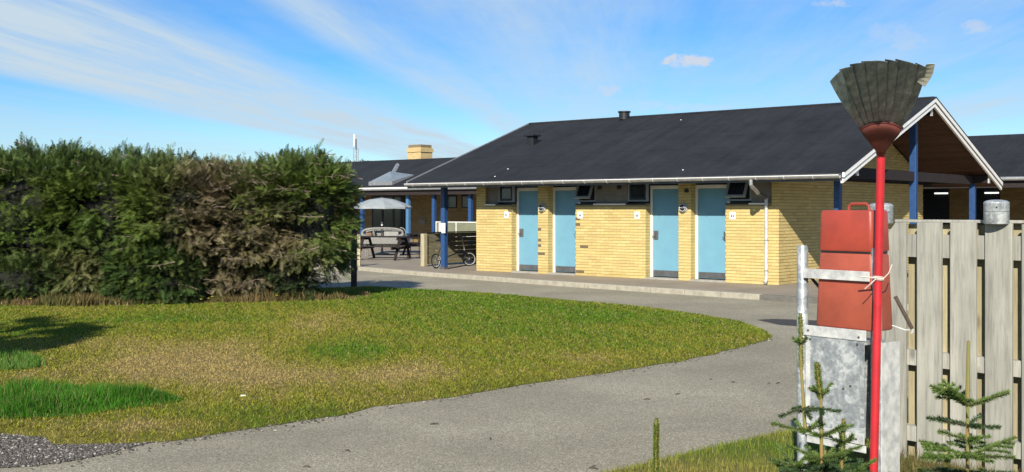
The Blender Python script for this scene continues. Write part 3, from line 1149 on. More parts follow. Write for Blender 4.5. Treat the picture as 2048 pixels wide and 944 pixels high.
# conduit / vents on the wall and on the roof
for a, zz in ((-4.66, 2.22), (-4.10, 2.22), (-2.23, 2.12)):
    box('vent', 'black', bld, a - .05, a + .05, .04 if zz > 2.15 else -.03, .0598 if zz > 2.15 else -.0085, zz - .04, zz + .04)
def roofpt(px, py):
    """point on the front roof slope seen at a pixel, in building coordinates"""
    d = Vector(((px - 1024) / F, 1, (HY - py) / F))
    o = Vector((0, 0, CAMZ)) - BR
    ob = Vector((o.dot(ux), o.dot(uy), o.z))
    db = Vector((d.dot(ux), d.dot(uy), d.z))
    # z = EAVE_Z + SL*(b-EAVE_B)
    tt = (EAVE_Z + SL * (ob.y - EAVE_B) - ob.z) / (db.z - SL * db.y)
    return ob + db * tt
q = roofpt(1065, 289)
vt = MB().box(q.x - .11, q.x + .11, q.y - .11, q.y + .11, q.z - .1, q.z + .22)
vo_ = vt.build('roof_vent', 'black', bld, bevel=.01)
box('vent_hood', 'black', vo_, q.x - .19, q.x + .17, q.y - .19, q.y + .17, q.z + .221, q.z + .27, bevel=.01)
q = roofpt(1233, 246)
vt = MB().lathe([(0, .0), (.15, 0), (.15, .20), (.18, .201), (.18, .235), (0, .25)], 20, (q.x, RIDGE_B - .1, RIDGE_Z - .06)).build('roof_vent', 'black', bld, smooth=True)
for (px, py) in ((1016, 338), (1362, 240), (1366, 340), (990, 353)):
    q = roofpt(px, py)
    MB().lathe([(.02, -.01), (.018, .010), (0, .012)], 10, (q.x, q.y, q.z)).build('roof_fleck', 'white', bld)

# notice box on the left post
p = B2W(-9.72 + .02, -.075, 0)
nb_ = thing('notice_box', 'white letter-size box fixed to the blue post beside the bicycle', 'box', p, RZ)
box('case', 'white', nb_, -.105, .105, -.05, 0, .99 + .12, 1.34, bevel=.006)
box('flap', 'white', nb_, -.0, .105, -.052, -.003, .99 + .08, .99 + .1185, bevel=.002)

# ================================================================== MAIN BUILDING BEHIND
mbd = thing('main_building', 'long dark-roofed yellow brick building with blue posts behind the wash house', 'building', BR, RZ)
E2, R2, ZE2, ZR2 = 11.5, 16.0, 2.62, 4.12
MS0, MS1 = -46.0, 14.0
S2 = (ZR2 - ZE2) / (R2 - E2)
MB().prism([(E2, ZE2 - .12), (R2, ZR2 - .12), (R2, ZR2), (E2, ZE2)], 0, MS0, MS1).build('roof', 'felt', mbd)
MB().prism([(R2 + .001, ZR2 - .12), (R2 + 5.5, ZE2 - .4), (R2 + 5.5, ZE2 - .28), (R2 + .001, ZR2)], 0, MS0, MS1).build('roof', 'felt', mbd)
box('eave_board', 'dark_wood', mbd, MS0, MS1, E2 + .02, E2 + .06, ZE2 - .30, ZE2 - .125)
box('porch_ceiling', 'dark_wood', mbd, MS0, MS1, E2 + .061, 14.6, ZE2 - .20, ZE2 - .17)
g2 = MB().tube([(MS0, E2 - .07, ZE2 - .05), (MS1, E2 - .07, ZE2 - .05)], .06, 10).build('gutter', 'zinc', mbd, smooth=True)
box('gutter_flashing', 'white', g2, -27, -21.4, E2 - .135, E2 - .13, ZE2 - .03, ZE2 + .03)
WB = 14.6
box('wall', 'mortar', mbd, MS0, MS1, WB, WB + .3, 0, ZE2 - .17)
mdoors = [(-28.3, -26.1)]
mwin = [(-23.4, -22.8), (-22.5, -21.9), (-20.9, -20.2)]
rw = [(-3.9, -2.5, 1.0, 2.38), (-2.2, -1.3, 1.0, 2.38), (-.55, .25, 1.0, 2.38), (2.0, 3.2, 1.0, 2.38)]
hl = [(a, b, 0, 3) for a, b in mdoors] + [(a, b, 1.72, 3) for a, b in mwin] + list(rw)
b2 = Bricks()
TSAVE = TINTS
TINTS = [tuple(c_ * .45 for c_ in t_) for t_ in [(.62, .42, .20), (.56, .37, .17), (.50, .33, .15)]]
b2.wall([x for x in brick_list(-31, -19, PZ, 2.42, hl)], WB, 0, -1)
b2.wall([x for x in brick_list(-5, 7, PZ, 2.42, hl)], WB, 0, -1)
b2.build(mbd, 0, lambda s, b: B2W(s, b))
TINTS = TSAVE
for a, b in mdoors:
    n = 3
    wdt = (b - a) / n
    for k in range(n):
        x0, x1 = a + k * wdt, a + (k + 1) * wdt
        f = MB().box(x0 + .002, x0 + .06, WB - .06, WB - .01, PZ, 2.38).box(x1 - .06, x1 - .002, WB - .06, WB - .01, PZ, 2.38)
        f.box(x0 + .06, x1 - .06, WB - .06, WB - .01, 2.3, 2.38).box(x0 + .06, x1 - .06, WB - .06, WB - .01, PZ, PZ + .12)
        dd = f.build('glass_door', 'black', mbd)
        box('pane', 'glass', dd, x0 + .06, x1 - .06, WB - .04, WB - .03, PZ + .12, 2.3)
for i, (a, b, z0, z1) in enumerate([(a, b, 1.75, 2.36) for a, b in mwin] + rw):
    f = MB().box(a, a + .05, WB - .03, WB - .001, z0, z1).box(b - .05, b, WB - .03, WB - .001, z0, z1)
    f.box(a + .05, b - .05, WB - .03, WB - .001, z1 - .05, z1).box(a + .05, b - .05, WB - .03, WB - .001, z0, z0 + .05)
    wn = f.build('window', 'dark_wood', mbd)
    box('pane', 'glass', wn, a + .05, b - .05, WB - .02, WB - .012, z0 + .05, z1 - .05)
for s_ in (-29.0, -26.0, -23.1, -21.56, -19.5, -14, -9, 8.5):
    o = box('post', 'blue_post' if s_ != -23.1 else plain('sunlit_blue_paint', (.07, .19, .36), (.06, .16, .30), .45), mbd,  # the sunlit post: sunlight put into a paler blue than the others
            s_ - .075, s_ + .075, 11.85 - .075, 11.85 + .075, PZ, 2.40, bevel=.01)
# notice on the brick pier
box('wall_notice', 'render_grey', mbd, -25.2, -24.7, WB - .04, WB - .012, 1.32, 1.36)
box('wall_notice', 'render_grey', mbd, -25.15, -24.75, WB - .04, WB - .012, 1.02, 1.25)
# skylight
def mroof(px, py):
    d = Vector(((px - 1024) / F, 1, (HY - py) / F))
    o = Vector((0, 0, CAMZ)) - BR
    ob = Vector((o.dot(ux), o.dot(uy), o.z))
    db = Vector((d.dot(ux), d.dot(uy), d.z))
    tt = (ZE2 + S2 * (ob.y - E2) - ob.z) / (db.z - S2 * db.y)
    return ob + db * tt
q = mroof(771, 366)
sk = MB()
sk.add([(q.x - .72, q.y - .3, q.z + .06), (q.x + .72, q.y - .3, q.z + .06), (q.x + .72, q.y + 1.0, q.z + .38), (q.x - .72, q.y + 1.0, q.z + .38),
        (q.x, q.y + .30, q.z + .52)], [(0, 1, 4), (1, 2, 4), (2, 3, 4), (3, 0, 4)])
so_ = sk.build('skylight', plain('skylight_glazing', (.20, .24, .26), (.14, .17, .19), .3, scale=3), mbd)
MB().prism([(q.y - .32, q.z - .12), (q.y + 1.02, q.z + .2), (q.y + 1.02, q.z + .379), (q.y - .32, q.z + .059)], 0, q.x - .75, q.x + .75).build('skylight_curb', 'zinc', so_)
qa, qb = mroof(781, 357), mroof(795, 331)
MB().tube([(qa.x, qa.y, qa.z + .03), (qb.x, qb.y, qb.z + .03)], .10, 4).build('roof_flashing', 'galv', mbd)
# chimney
k_ = (840 - 1024) / F
cs = None
sx = ((-1 * (BR.x + uy.x * 17.0)) + k_ * (BR.y + uy.y * 17.0)) / (ux.x - k_ * ux.y)
chy = 17.0
chm = MB().box(sx - .45, sx + .45, chy - .4, chy + .4, 3.0, 4.72).build('chimney', 'far_brick', mbd)
box('chimney_cap', plain('cap_brown', (.22, .17, .09), (.17, .13, .07), .9), chm, sx - .42, sx + .42, chy - .38, chy + .38, 4.721, 4.86)
box('chimney_band', 'far_brick', chm, sx - .49, sx + .49, chy - .44, chy + .44, 4.50, 4.68)
# light tubes in the right-hand windows
for s_, z_ in ((-1.75, 2.22), (-.2, 2.22)):
    MB().tube([(s_, WB - .06, z_), (s_ + .42, WB - .06, z_)], .022, 8).build('lamp_tube', 'tube_light', mbd)

# ================================================================== TERRACE
# low board screen beside the wash house, runs back from its post
scr = thing('board_screen', 'low screen of weathered horizontal boards behind the blue post and bicycle', 'fence', B2W(-11.14, .67), RZ)
box('post', 'pale_post', scr, -.07, .07, -.07, .07, PZ, 1.02, bevel=.01)
for k in range(7):
    box('board', 'screen_wood', scr, -.015, .012 + .004 * (k % 2), .075, 5.2, PZ + .06 + k * .125, PZ + .06 + k * .125 + .118, bevel=.004)
box('rail', 'dark_wood', scr, -.03, .035, .075, 5.2, PZ + .06 + 7 * .125, PZ + .06 + 7 * .125 + .03)
gx, gy = G(717, 533, PZ)
gp = MB().box(-.06, .06, -.06, .06, PZ, 1.0).build('gate_post', 'pale_post', None, bevel=.012, loc=(gx, gy, 0))
tag(gp, 'pale square wooden post by the terrace, at the hedge end', 'post')
gr_ = thing('rail_fence', 'short pale wooden rails left of the terrace, half hidden by the hedge', 'fence', (gx - .08, gy + .05, 0), 0)
for z_ in (.62, .42):
    box('rail', 'pale_post', gr_, -1.6, 0, -.02, .02, z_, z_ + .1)
# pale panel fence farther back
wx, wy = G(912, 463, 1.08)
pf = thing('panel_fence', 'pale green panel fence in front of the far brick wall, behind the notice box', 'fence', (-2.7, 39.5, 0), RZ)
for k in range(3):
    box('panel', plain('pale_green_panel', (.20, .21, .13), (.16, .17, .11), .8), pf, k * .98, k * .98 + .96, -.015, .015, .75, 1.24)
    box('post', 'white', pf, k * .98 - .03, k * .98 + .0, -.03, .03, PZ, 1.27)
box('rail', 'white', pf, 0, 2.92, -.02, .02, 1.242, 1.27)
box('rail', 'white', pf, 0, 2.92, -.02, .02, .80, .748)


def picnic_table(x, y, rz, label):
    t_ = thing('picnic_table', label, 'table', (x, y, PZ), rz, 'dark picnic tables on the terrace')
    for k in range(5):
        box('plank', 'dark_wood', t_, -.9, .9, -.36 + k * .146, -.36 + k * .146 + .136, .71, .745, bevel=.004)
    for s_ in (-1, 1):
        for k in range(2):
            y0 = s_ * .62 + k * .13 * s_
            box('seat_plank', 'dark_wood', t_, -.9, .9, min(y0, y0 + .12 * s_), max(y0, y0 + .12 * s_), .42, .455, bevel=.004)
    for x_ in (-.62, .62):
        for s_ in (-1, 1):
            MB().tube([(x_, s_ * .72, 0), (x_, s_ * .26, .70)], .05, 4).build('leg', 'dark_wood', t_)
        box('crossbar', 'dark_wood', t_, x_ - .09, x_ - .045, -.86, .86, .335, .415)
        box('crossbar', 'dark_wood', t_, x_ - .09, x_ - .045, -.35, .35, .625, .705)
    return t_


X1, Y1 = G(768, 519, PZ)
picnic_table(X1, Y1 + .1, R(-14), 'nearer dark wooden picnic table, left of centre on the terrace')
X2, Y2 = G(828, 514, PZ)
picnic_table(X2 + .35, Y2 + 2.0, R(-30), 'dark wooden picnic table farther right, against the end post of the board screen')

# black folding chair at the right table
fx, fy = G(826, 517, PZ)
fc = thing('garden_chair', 'dark round-backed garden chair between the two picnic tables', 'chair', (fx, fy + .1, PZ), R(20))
MB().ring((0, 0, .62), (0, 1, .15), .22, .022, 24, 6).build('backrest', 'black', fc)
MB().box(-.22, .22, -.42, -.02, .40, .43).build('seat', 'black', fc, bevel=.01)
for a in (-.17, 0, .17):
    MB().tube([(a, 0, .42), (a, .02, .82 - abs(a) * .5)], .012, 5).build('slat', 'black', fc)
for a, b in ((-.2, -.4), (.2, -.4), (-.2, 0), (.2, 0)):
    MB().tube([(a, b, 0), (a, b, .41)], .014, 6).build('leg', 'black', fc)

# parasol
pxx, pyy = (764 - 1024) / F * 39.0, 39.0
ps = thing('parasol', 'pale grey garden parasol open over the terrace', 'parasol', (pxx, pyy, PZ))
nseg = 8
cv = MB()
vs = [(0, 0, 2.02)]
fs = []
for ring_i, (rr, zz) in enumerate(((.45, 1.955), (.85, 1.81), (1.06, 1.70), (1.065, 1.62))):
    for k in range(nseg * 2):
        a = 2 * math.pi * k / (nseg * 2) + .2
        sc = 1.0 if k % 2 == 0 else .93
        vs.append((rr * sc * math.cos(a), rr * sc * math.sin(a), zz - (0 if k % 2 == 0 else .03 * (ring_i > 0)) + (.04 if (k % 2 and ring_i == 3) else 0)))
NN = nseg * 2
for k in range(NN):
    fs.append((0, 1 + k, 1 + (k + 1) % NN))
for r_i in range(3):
    for k in range(NN):
        a, b = 1 + r_i * NN + k, 1 + r_i * NN + (k + 1) % NN
        fs.append((a, a + NN, b + NN, b))
cv.add(vs, fs)
cvo = cv.build('canopy', 'canvas', ps)
sm = cvo.modifiers.new('thick', 'SOLIDIFY')
sm.thickness = .008
MB().tube([(0, 0, 0), (0, 0, 2.06)], .022, 10).build('pole', 'black', ps, smooth=True)
MB().tube([(0, 0, 1.03), (0, 0, 1.16)], .035, 10).build('pole_collar', 'white', ps)
for k in range(nseg):
    a = 2 * math.pi * k / nseg + .2
    MB().tube([(0, 0, 1.98), (1.02 * math.cos(a), 1.02 * math.sin(a), 1.68)], .009, 5).build('rib', 'black', ps)
MB().lathe([(0, 0), (.25, 0), (.25, .05), (.05, .09), (.03, .3)], 20).build('base', 'concrete', ps, smooth=True)

# rounded lounge sofa with open rim
lx, ly = (765 - 1024) / F * 38.0, 38.0
ls = thing('lounge_sofa', 'pale grey woven lounge sofa with rounded rim, under the parasol behind the picnic tables', 'sofa', (lx, ly, PZ))


def oval(rx, rz, n=32, y=0, zc=0.0, sq=.75):
    out = []
    for k in range(n):
        a = 2 * math.pi * k / n
        c_, s_ = math.cos(a), math.sin(a)
        out.append((rx * math.copysign(abs(c_) ** sq, c_), y, zc + rz * math.copysign(abs(s_) ** sq, s_)))
    return out


rim = oval(.70, .17, 32, 0, .78)
MB().tube(rim + [rim[0]], [.065 if p_[2] < .78 else .04 for p_ in rim + [rim[0]]], 8).build('rim', 'rattan', ls, smooth=True)
MB().prism([(-.62, .40), (.62, .40), (.70, .66), (-.70, .66)], 1, -.30, .35).build('seat', 'rattan', ls, bevel=.04)
MB().box(-.60, .60, .20, .30, .62, .92).build('backrest', 'rattan', ls, bevel=.04)
MB().ring((.62, .1, .80), (0, 1, .1), .17, .02, 20, 6, -.9, 2.2).build('arm_rim', 'rattan', ls)
MB().ring((-.3, -.02, .78), (1, 0, .0), .13, .02, 20, 6).build('divider', 'rattan', ls)
MB().box(-.05, .0, -.03, .03, .62, .92).build('divider', 'black', ls)
box('cushion', plain('grey_cushion', (.30, .30, .28), (.24, .24, .22), .9), ls, .04, .55, .05, .19, .66, .84, bevel=.03)
box('cushion', plain('brown_cushion', (.22, .13, .08), (.17, .1, .06), .9), ls, -.6, -.38, .05, .19, .62, .80, bevel=.03)
for a, b in ((-.55, -.2), (.55, -.2), (-.55, .25), (.55, .25)):
    MB().tube([(a, b, 0), (a, b, .42)], .025, 6).build('leg', 'rattan', ls)

# bicycle
bx_, by_ = G(873, 537, PZ)
fx_, fy_ = G(940, 532, PZ)
ang = math.atan2(fy_ - by_, fx_ - bx_)
bi = thing('bicycle', 'small dark bicycle leaning behind the blue post, beside the wash house', 'bicycle', (bx_, by_, PZ), ang)
bi.rotation_euler = (R(-7), 0, ang)
WBs = math.hypot(fx_ - bx_, fy_ - by_)
WR = .185


def wheel(x, steer=0.0, name='wheel'):
    wv = MB().ring((0, 0, 0), (0, 1, 0), WR, .018, 28, 6)
    wo = wv.build(name, 'black', bi)
    rm = MB().ring((0, 0, 0), (0, 1, 0), WR - .022, .008, 28, 5)
    rm.build('rim', 'galv_white', wo)
    sp = MB()
    for k in range(12):
        a = 2 * math.pi * k / 12
        sp.tube([(0, .015 * (-1) ** k, 0), ((WR - .02) * math.cos(a), 0, (WR - .02) * math.sin(a))], .002, 3, cap=False)
    sp.tube([(0, -.03, 0), (0, .03, 0)], .016, 8)
    spo = sp.build('spokes', 'zinc', wo)
    wo.location = (x, 0, WR + .018)
    wo.rotation_euler = (0, 0, steer)
    return wo


wheel(0)
wheel(WBs, R(-42))
hub = (0, 0, WR + .02)
bbp = (.40, 0, WR + .02)
head = (WBs - .19, 0, .44)
MB().tube([bbp, (.52, 0, .30), head], .017, 8).build('frame', 'black', bi, smooth=True)
MB().tube([bbp, (.30, 0, .74)], .015, 8).build('seat_tube', 'black', bi, smooth=True)
MB().tube([(.33, 0, .62), hub], .010, 6).build('seat_stay', 'black', bi)
MB().tube([bbp, hub], .011, 6).build('chain_stay', 'black', bi)
MB().tube([head, (WBs - .04, .04, .30), (WBs, .045, WR + .02)], .012, 6).build('fork', 'black', bi)
MB().tube([head, (WBs - .04, -.04, .30), (WBs, -.045, WR + .02)], .012, 6).build('fork', 'black', bi)
MB().tube([head, (WBs - .22, 0, .62), (WBs - .24, 0, .78)], .014, 8).build('stem', 'zinc', bi)
hb = MB().tube([(WBs - .40, -.20, .80), (WBs - .30, -.16, .83), (WBs - .24, 0, .79), (WBs - .14, .16, .86), (WBs - .03, .22, .90)], .011, 8).build('handlebar', 'black', bi, smooth=True)
MB().tube([(WBs - .45, -.21, .79), (WBs - .34, -.17, .82)], .018, 8).build('grip', 'black', bi)
MB().tube([(WBs - .10, .18, .88), (WBs - .01, .23, .90)], .018, 8).build('grip', 'black', bi)
MB().prism([(-.13, 0), (.13, .0), (.14, .02), (-.10, .05), (-.15, .04)], 1, -.05, .05).build('saddle', 'black', bi, bevel=.015, loc=(.28, 0, .74))
MB().ring(bbp, (0, 1, 0), .075, .010, 22, 5).build('chainring', 'black', bi)
MB().tube([bbp, (.48, .05, .10)], .008, 5).build('crank', 'zinc', bi)
MB().ring(hub, (0, 1, 0), WR + .035, .010, 16, 5, .2, 2.6).build('mudguard', 'galv_white', bi)

# ================================================================== FENCE (right)
FD = Vector((.66, -.7513, 0)).normalized()
F0 = Vector((*[c_ for c_ in ((1777 - 1024) / F * 7.47, 7.47)], 0))
fen = thing('board_fence', 'weathered grey wooden fence of overlapping vertical boards at the right', 'fence', F0, math.atan2(FD.y, FD.x))
FT = 1.625
bmeshes = []
pitch, bw = .229, .170
for k in range(16):
    x0 = k * pitch
    zt = FT - .012 + random.uniform(-.004, .004)
    mb = MB()
    if k == 0:
        mb.prism([(x0, .03), (x0 + .15, .03), (x0 + .15, zt), (x0 + .075, zt), (x0, zt - .10)], 1, -.045, -.022)
    else:
        mb.box(x0 - .0, x0 + bw, -.045, -.022, .03, zt)
    o = mb.build('board', 'fence_wood', fen, bevel=.003)
    if k % 1 == 0:
        mb = MB().box(x0 + bw - .055, x0 + pitch + .045, .052, .074, .03, zt - .012)
        mb.build('board', 'fence_edge', fen, bevel=.003)
for z0, z1 in ((FT - .24, FT - .09), (FT - .96, FT - .86), (.16, .26)):
    box('rail', 'fence_wood', fen, -.0, 3.9, -.0215, .0515, z0, z1)
box('cap_rail', 'fence_wood', fen, .05, 3.9, -.01, .085, FT - .011, FT + .008, bevel=.003)
box('post', 'fence_wood', fen, -.10, -.002, -.02, .08, 0, FT - .06, bevel=.006)


def can(px, Zp, label, r=.075, h=.135, zb=FT - .02):
    x = (px - 1024) / F * Zp
    mb = MB().lathe([(0, 0), (r * .97, 0), (r, .004), (r, h - .012), (r * 1.02, h - .006), (r * 1.0, h), (r * .82, h + .010), (r * .4, h + .016), (0, h + .017)], 32)
    o = thing('post_cap', label, 'post cap', (x, Zp, zb), 0, 'galvanised caps on the fence')
    mb.build('cap', 'galv', o, smooth=True)
    MB().ring((0, 0, .078), (0, 0, 1), r + .0005, .0012, 32, 4).build('seam', 'zinc_dark', o)
    MB().lathe([(0, 0), (.005, 0), (.005, .003), (0, .004)], 10).build('rivet', 'black', o, loc=(-.03, -r * .915, .105)).rotation_euler = (R(90), 0, 0)
    return o


can(1762, 7.60, 'galvanised round cap behind the red pole, beside the red case', r=.082, h=.125, zb=FT - .02)
can(1993, 6.86, 'galvanised round cap standing on the grey fence, right of the blue posts', zb=FT - .015)

# ================================================================== STAND WITH RED CASE
SD = Vector((.62, -.785, 0)).normalized()          # along the stand's front, left to right
SN = Vector((.785, .62, 0)).normalized()           # away from the camera
SP0 = Vector(((1605 - 1024) / F * 6.4, 6.4, 0))
SA = math.atan2(SD.y, SD.x)
st = thing('steel_stand', 'galvanised steel stand with a sheet panel, holding the red case', 'stand', SP0, SA)
# local x along front, local y away
MB().tube([(0, 0, 0), (0, 0, 1.475), (0, 0, 1.492)], [.032, .032, .026], 20).build('post', 'galv', st, smooth=True)
MB().tube([(.475, .02, 0), (.475, .02, 1.49)], .030, 20).build('post', 'galv', st, smooth=True)
MB().box(.035, .47, -.038, -.033, 1.305, 1.36).build('strap', 'galv_white', st, bevel=.002)
MB().box(.03, .445, -.034, -.026, .975, 1.035).build('crossbar', 'galv_white', st, bevel=.003)
pn_ = MB().box(.045, .432, -.028, -.024, .43, .972).build('panel', 'galv', st, bevel=.002)
MB().box(.045, .075, -.0315, -.0285, .47, .97).build('edge_strip', 'galv_white', pn_)
MB().box(.405, .432, -.0315, -.0285, .50, .97).build('edge_strip', 'galv', pn_)
MB().box(.045, .436, -.036, -.029, .405, .462).build('edge_strip', 'galv_white', pn_, bevel=.002)
MB().box(.05, .44, -.027, -.02, .36, .40).build('edge_strip', 'galv_white', pn_, bevel=.002)
MB().box(.04, .44, -.024, .16, .955, .9725).build('shelf', 'galv', st)
MB().box(.505, .512, .02, .19, .10, .97).build('side_panel', 'galv_white', st)
MB().box(.10, .44, .16, .164, .40, .95).build('back_panel', 'galv', st)
for (x_, z_) in ((.065, 1.005), (.40, .995), (.385, .432), (.075, .955), (.39, .955), (.345, .72), (.30, .70), (.075, .50)):
    MB().lathe([(0, .004), (.006, .003), (.007, 0)], 10).build('bolt', 'zinc_dark', st, loc=(x_, -.0345 if z_ > .98 else (-.0365 if z_ < .46 else -.032), z_)).rotation_euler = (R(90), 0, 0)
MB().tube([(.02, .02, 1.33), (.16, .12, 1.12)], .010, 6).build('brace', 'bark', st)
MB().tube([(.515, .14, 1.22), (.60, .17, 1.045)], .011, 8).build('brace', 'bark', st)
MB().tube([(.49, .15, 1.055), (.56, .165, 1.035), (.61, .17, 1.04), (.60, .16, 1.02)], .006, 6).build('wire', 'galv_white', st)

cs_ = thing('red_case', 'tall weathered red plastic case with a carrying handle, strapped in the steel stand', 'case', SP0 + SD * .295 + SN * .075 + Vector((0, 0, .975)), SA)


def rounded_box(w0, d0, w1, d1, z0, z1, r, seg=5, sh=0.0):
    """tapered rounded-rectangle body"""
    mb = MB()
    def loop(w_, d_, z, ins=0.0):
        w_, d_ = w_ / 2 - ins, d_ / 2 - ins
        rr = max(r - ins * .5, .004)
        out = []
        for cx, cy, a0 in ((w_ - rr, d_ - rr, 0), (-w_ + rr, d_ - rr, 90), (-w_ + rr, -d_ + rr, 180), (w_ - rr, -d_ + rr, 270)):
            for k in range(seg + 1):
                a = R(a0 + 90 * k / seg)
                out.append((cx + rr * math.cos(a) + sh * z, cy + rr * math.sin(a), z))
        return out
    loops = [loop(w0, d0, z0, .014), loop(w0, d0, z0 + .004, .005), loop(w0, d0, z0 + .014)]
    loops += [loop(w1, d1, z1 - .014), loop(w1, d1, z1 - .004, .005), loop(w1, d1, z1, .014)]
    n = len(loops[0])
    vs = [p for l in loops for p in l]
    fs = [tuple(range(n))[::-1], tuple(range((len(loops) - 1) * n, len(loops) * n))]
    for i in range(len(loops) - 1):
        for k in range(n):
            fs.append((i * n + k, i * n + (k + 1) % n, (i + 1) * n + (k + 1) % n, (i + 1) * n + k))
    mb.add(vs, fs)
    return mb


rounded_box(.392, .185, .350, .175, .055, .482, .022).build('body', 'red_plastic_faded', cs_, smooth=True)
rounded_box(.34, .165, .34, .165, .478, .494, .02).build('seam', 'black', cs_)
rounded_box(.352, .180, .338, .172, .488, .722, .022).build('lid', 'red_plastic', cs_, smooth=True)
hd = MB().tube([(-.035, 0, .715), (-.03, 0, .745), (-.015, 0, .757), (.08, 0, .757), (.096, 0, .745), (.10, 0, .715)], .0085, 8)
hd.build('handle', 'red_plastic', cs_, smooth=True)
for zz in (.40,):
    pass

# fire beater: leaning red pole with a fan of steel blades
PT = Vector(((1762 - 1024) / F * 5.93, 5.93, CAMZ + (HY - 306) / F * 5.93))
PB = Vector(((1745 - 1024) / F * 5.90, 5.90, 0.0))
sl_ = (PB - PT)
PBg = PT + sl_ * 1.0
fb = thing('fire_beater', 'red pole with a fan of grey steel blades, tied upright to the steel stand', 'fire beater', PBg)
off = PT - PBg
MB().tube([(0, 0, 0), off * .5, off - Vector((0, 0, .02)), off + Vector((0, -.02, .045))], [.0225, .0225, .0225, .024], 18).build('pole', 'red_paint', fb, smooth=True)
TAU = R(60)
hdir = Vector((-PT.x, -PT.y, 0)).normalized()
e1 = Vector((-hdir.y, hdir.x, 0))
if e1.x < 0:
    e1 = -e1
e2 = hdir * math.sin(TAU) + Vector((0, 0, math.cos(TAU)))
e3 = e1.cross(e2)


def fanpt(r, a, lift=0.0):
    return off + (e1 * math.sin(a) + e2 * math.cos(a)) * r + e3 * lift


def rsock(a):
    return .294 - .040 * (a / R(23.4)) ** 2


hp_ = MB()
for sg in (1, -1):
    vs, fs = [], []
    na, nr = 16, 7
    for i in range(nr + 1):
        for j in range(na + 1):
            a = R(-23.8 + 47.6 * j / na)
            r_ = .02 + (rsock(a) - .02) * i / nr
            rib = .010 * math.exp(-((i - 5.6) / .7) ** 2)
            vs.append(fanpt(r_, a, sg * (.024 * (1 - i / nr) + .008 + rib)))
    for i in range(nr):
        for j in range(na):
            a0 = i * (na + 1) + j
            fs.append((a0, a0 + 1, a0 + na + 2, a0 + na + 1))
    hp_.add(vs, fs)
ho = hp_.build('socket', 'red_rust', fb, smooth=True)
ho.modifiers.new('thick', 'SOLIDIFY').thickness = .003
MB().tube([fanpt(rsock(R(-24 + 48 * j / 16)) + .003, R(-24 + 48 * j / 16), 0) for j in range(17)], .009, 6).build('socket_rim', 'red_rust', ho)
MB().tube([fanpt(.0, 0, .0), fanpt(.10, 0, 0)], [.026, .02], 14).build('ferrule', 'red_rust', fb, smooth=True)
NBL = 9
for k in range(NBL):
    f0, f1 = -1 + 2 * (k - .12) / NBL, -1 + 2 * (k + 1.12) / NBL
    vs, fs = [], []
    nr = 9
    for i in range(nr + 1):
        q_ = i / nr
        for j in range(3):
            f_ = f0 + (f1 - f0) * j / 2
            tipa = (17.9 if f_ < 0 else 14.9) * f_
            a = R(22.6 * f_ * (1 - q_) + tipa * q_)
            tipr = .818 - (.060 if f_ < 0 else .034) * f_ * f_ 
            rs = rsock(a) - .03
            r_ = rs + (tipr - rs) * q_
            lift = (j - 1) * (.0025 + .003 * q_) + .004 * q_ * q_ * math.sin(k * 1.9) + (.045 * q_ if k == 0 else 0) * (1 - j / 2)
            vs.append(fanpt(r_, a, lift))
    for i in range(nr):
        for j in range(2):
            a0 = i * 3 + j
            fs.append((a0, a0 + 1, a0 + 4, a0 + 3))
    bo = MB().add(vs, fs).build('blade', 'blade', fb)
    bo.modifiers.new('thick', 'SOLIDIFY').thickness = .0015
# bent blade on the right, its sunlight put into a paler colour
vs, fs = [], []
p_a, p_b = fanpt(.66, R(14.4)), fanpt(.80, R(14.9))
for i in range(6):
    f_ = i / 5
    q_ = p_a.lerp(p_b, f_)
    wv_ = .050 * (1 - .25 * abs(2 * f_ - 1))
    vs += [q_, q_ + e1 * wv_ + Vector((0, 0, -.03 * (1 - f_)))]
for i in range(5):
    fs.append((2 * i, 2 * i + 1, 2 * i + 3, 2 * i + 2))
bo = MB().add(vs, fs).build('blade', plain('sunlit_blade', (.62, .60, .50), (.4, .39, .33), .45, .1), fb)
bo.modifiers.new('thick', 'SOLIDIFY').thickness = .0015
# twine round the pole
tz = CAMZ - (557 - HY) / F * 5.93
fr_ = (tz - PBg.z) / off.z
tc_ = PBg + off * fr_
tw = thing('twine_tie', 'pale twine knotted round the red pole at the stand', 'twine', tc_)
for q_ in (-.008, 0, .008):
    MB().ring((0, .0, q_), (.12, .1, 1), .028, .0035, 20, 5).build('loop', 'twine', tw)
MB().tube([(.02, -.02, 0), (.05, -.02, .03), (.075, 0, .075)], .003, 5).build('end', 'twine', tw)
MB().tube([(-.02, -.026, 0), (-.05, -.03, -.025), (-.075, -.01, -.055)], .003, 5).build('end', 'twine', tw)
MB().tube([(-.09, .02, .01), (-.02, -.028, .005), (.02, -.028, -.002)], .0045, 5).build('end', 'twine', tw)


# ================================================================== VEGETATION
def frames(dirs, roll):
    d = dirs / np.linalg.norm(dirs, axis=1, keepdims=True)
    up = np.tile(np.array((0, 0, 1.0)), (len(d), 1))
    bad = np.abs(d[:, 2]) > .95
    up[bad] = (1, 0, 0)
    y = np.cross(up, d)
    y /= np.linalg.norm(y, axis=1, keepdims=True)
    z = np.cross(d, y)
    c, s = np.cos(roll)[:, None], np.sin(roll)[:, None]
    return np.stack([d, y * c + z * s, -y * s + z * c], axis=2)    # columns


def scatter(tv, tf, pos, dirs, scale, roll, cols, colj=.25):
    n = len(pos)
    Fm = frames(dirs, roll)
    V = np.einsum('nij,kj->nki', Fm, tv) * scale[:, None, None] + pos[:, None, :]
    Fc = (tf[None] + (np.arange(n) * len(tv))[:, None, None]).reshape(-1, tf.shape[1])
    return V.reshape(-1, 3), Fc


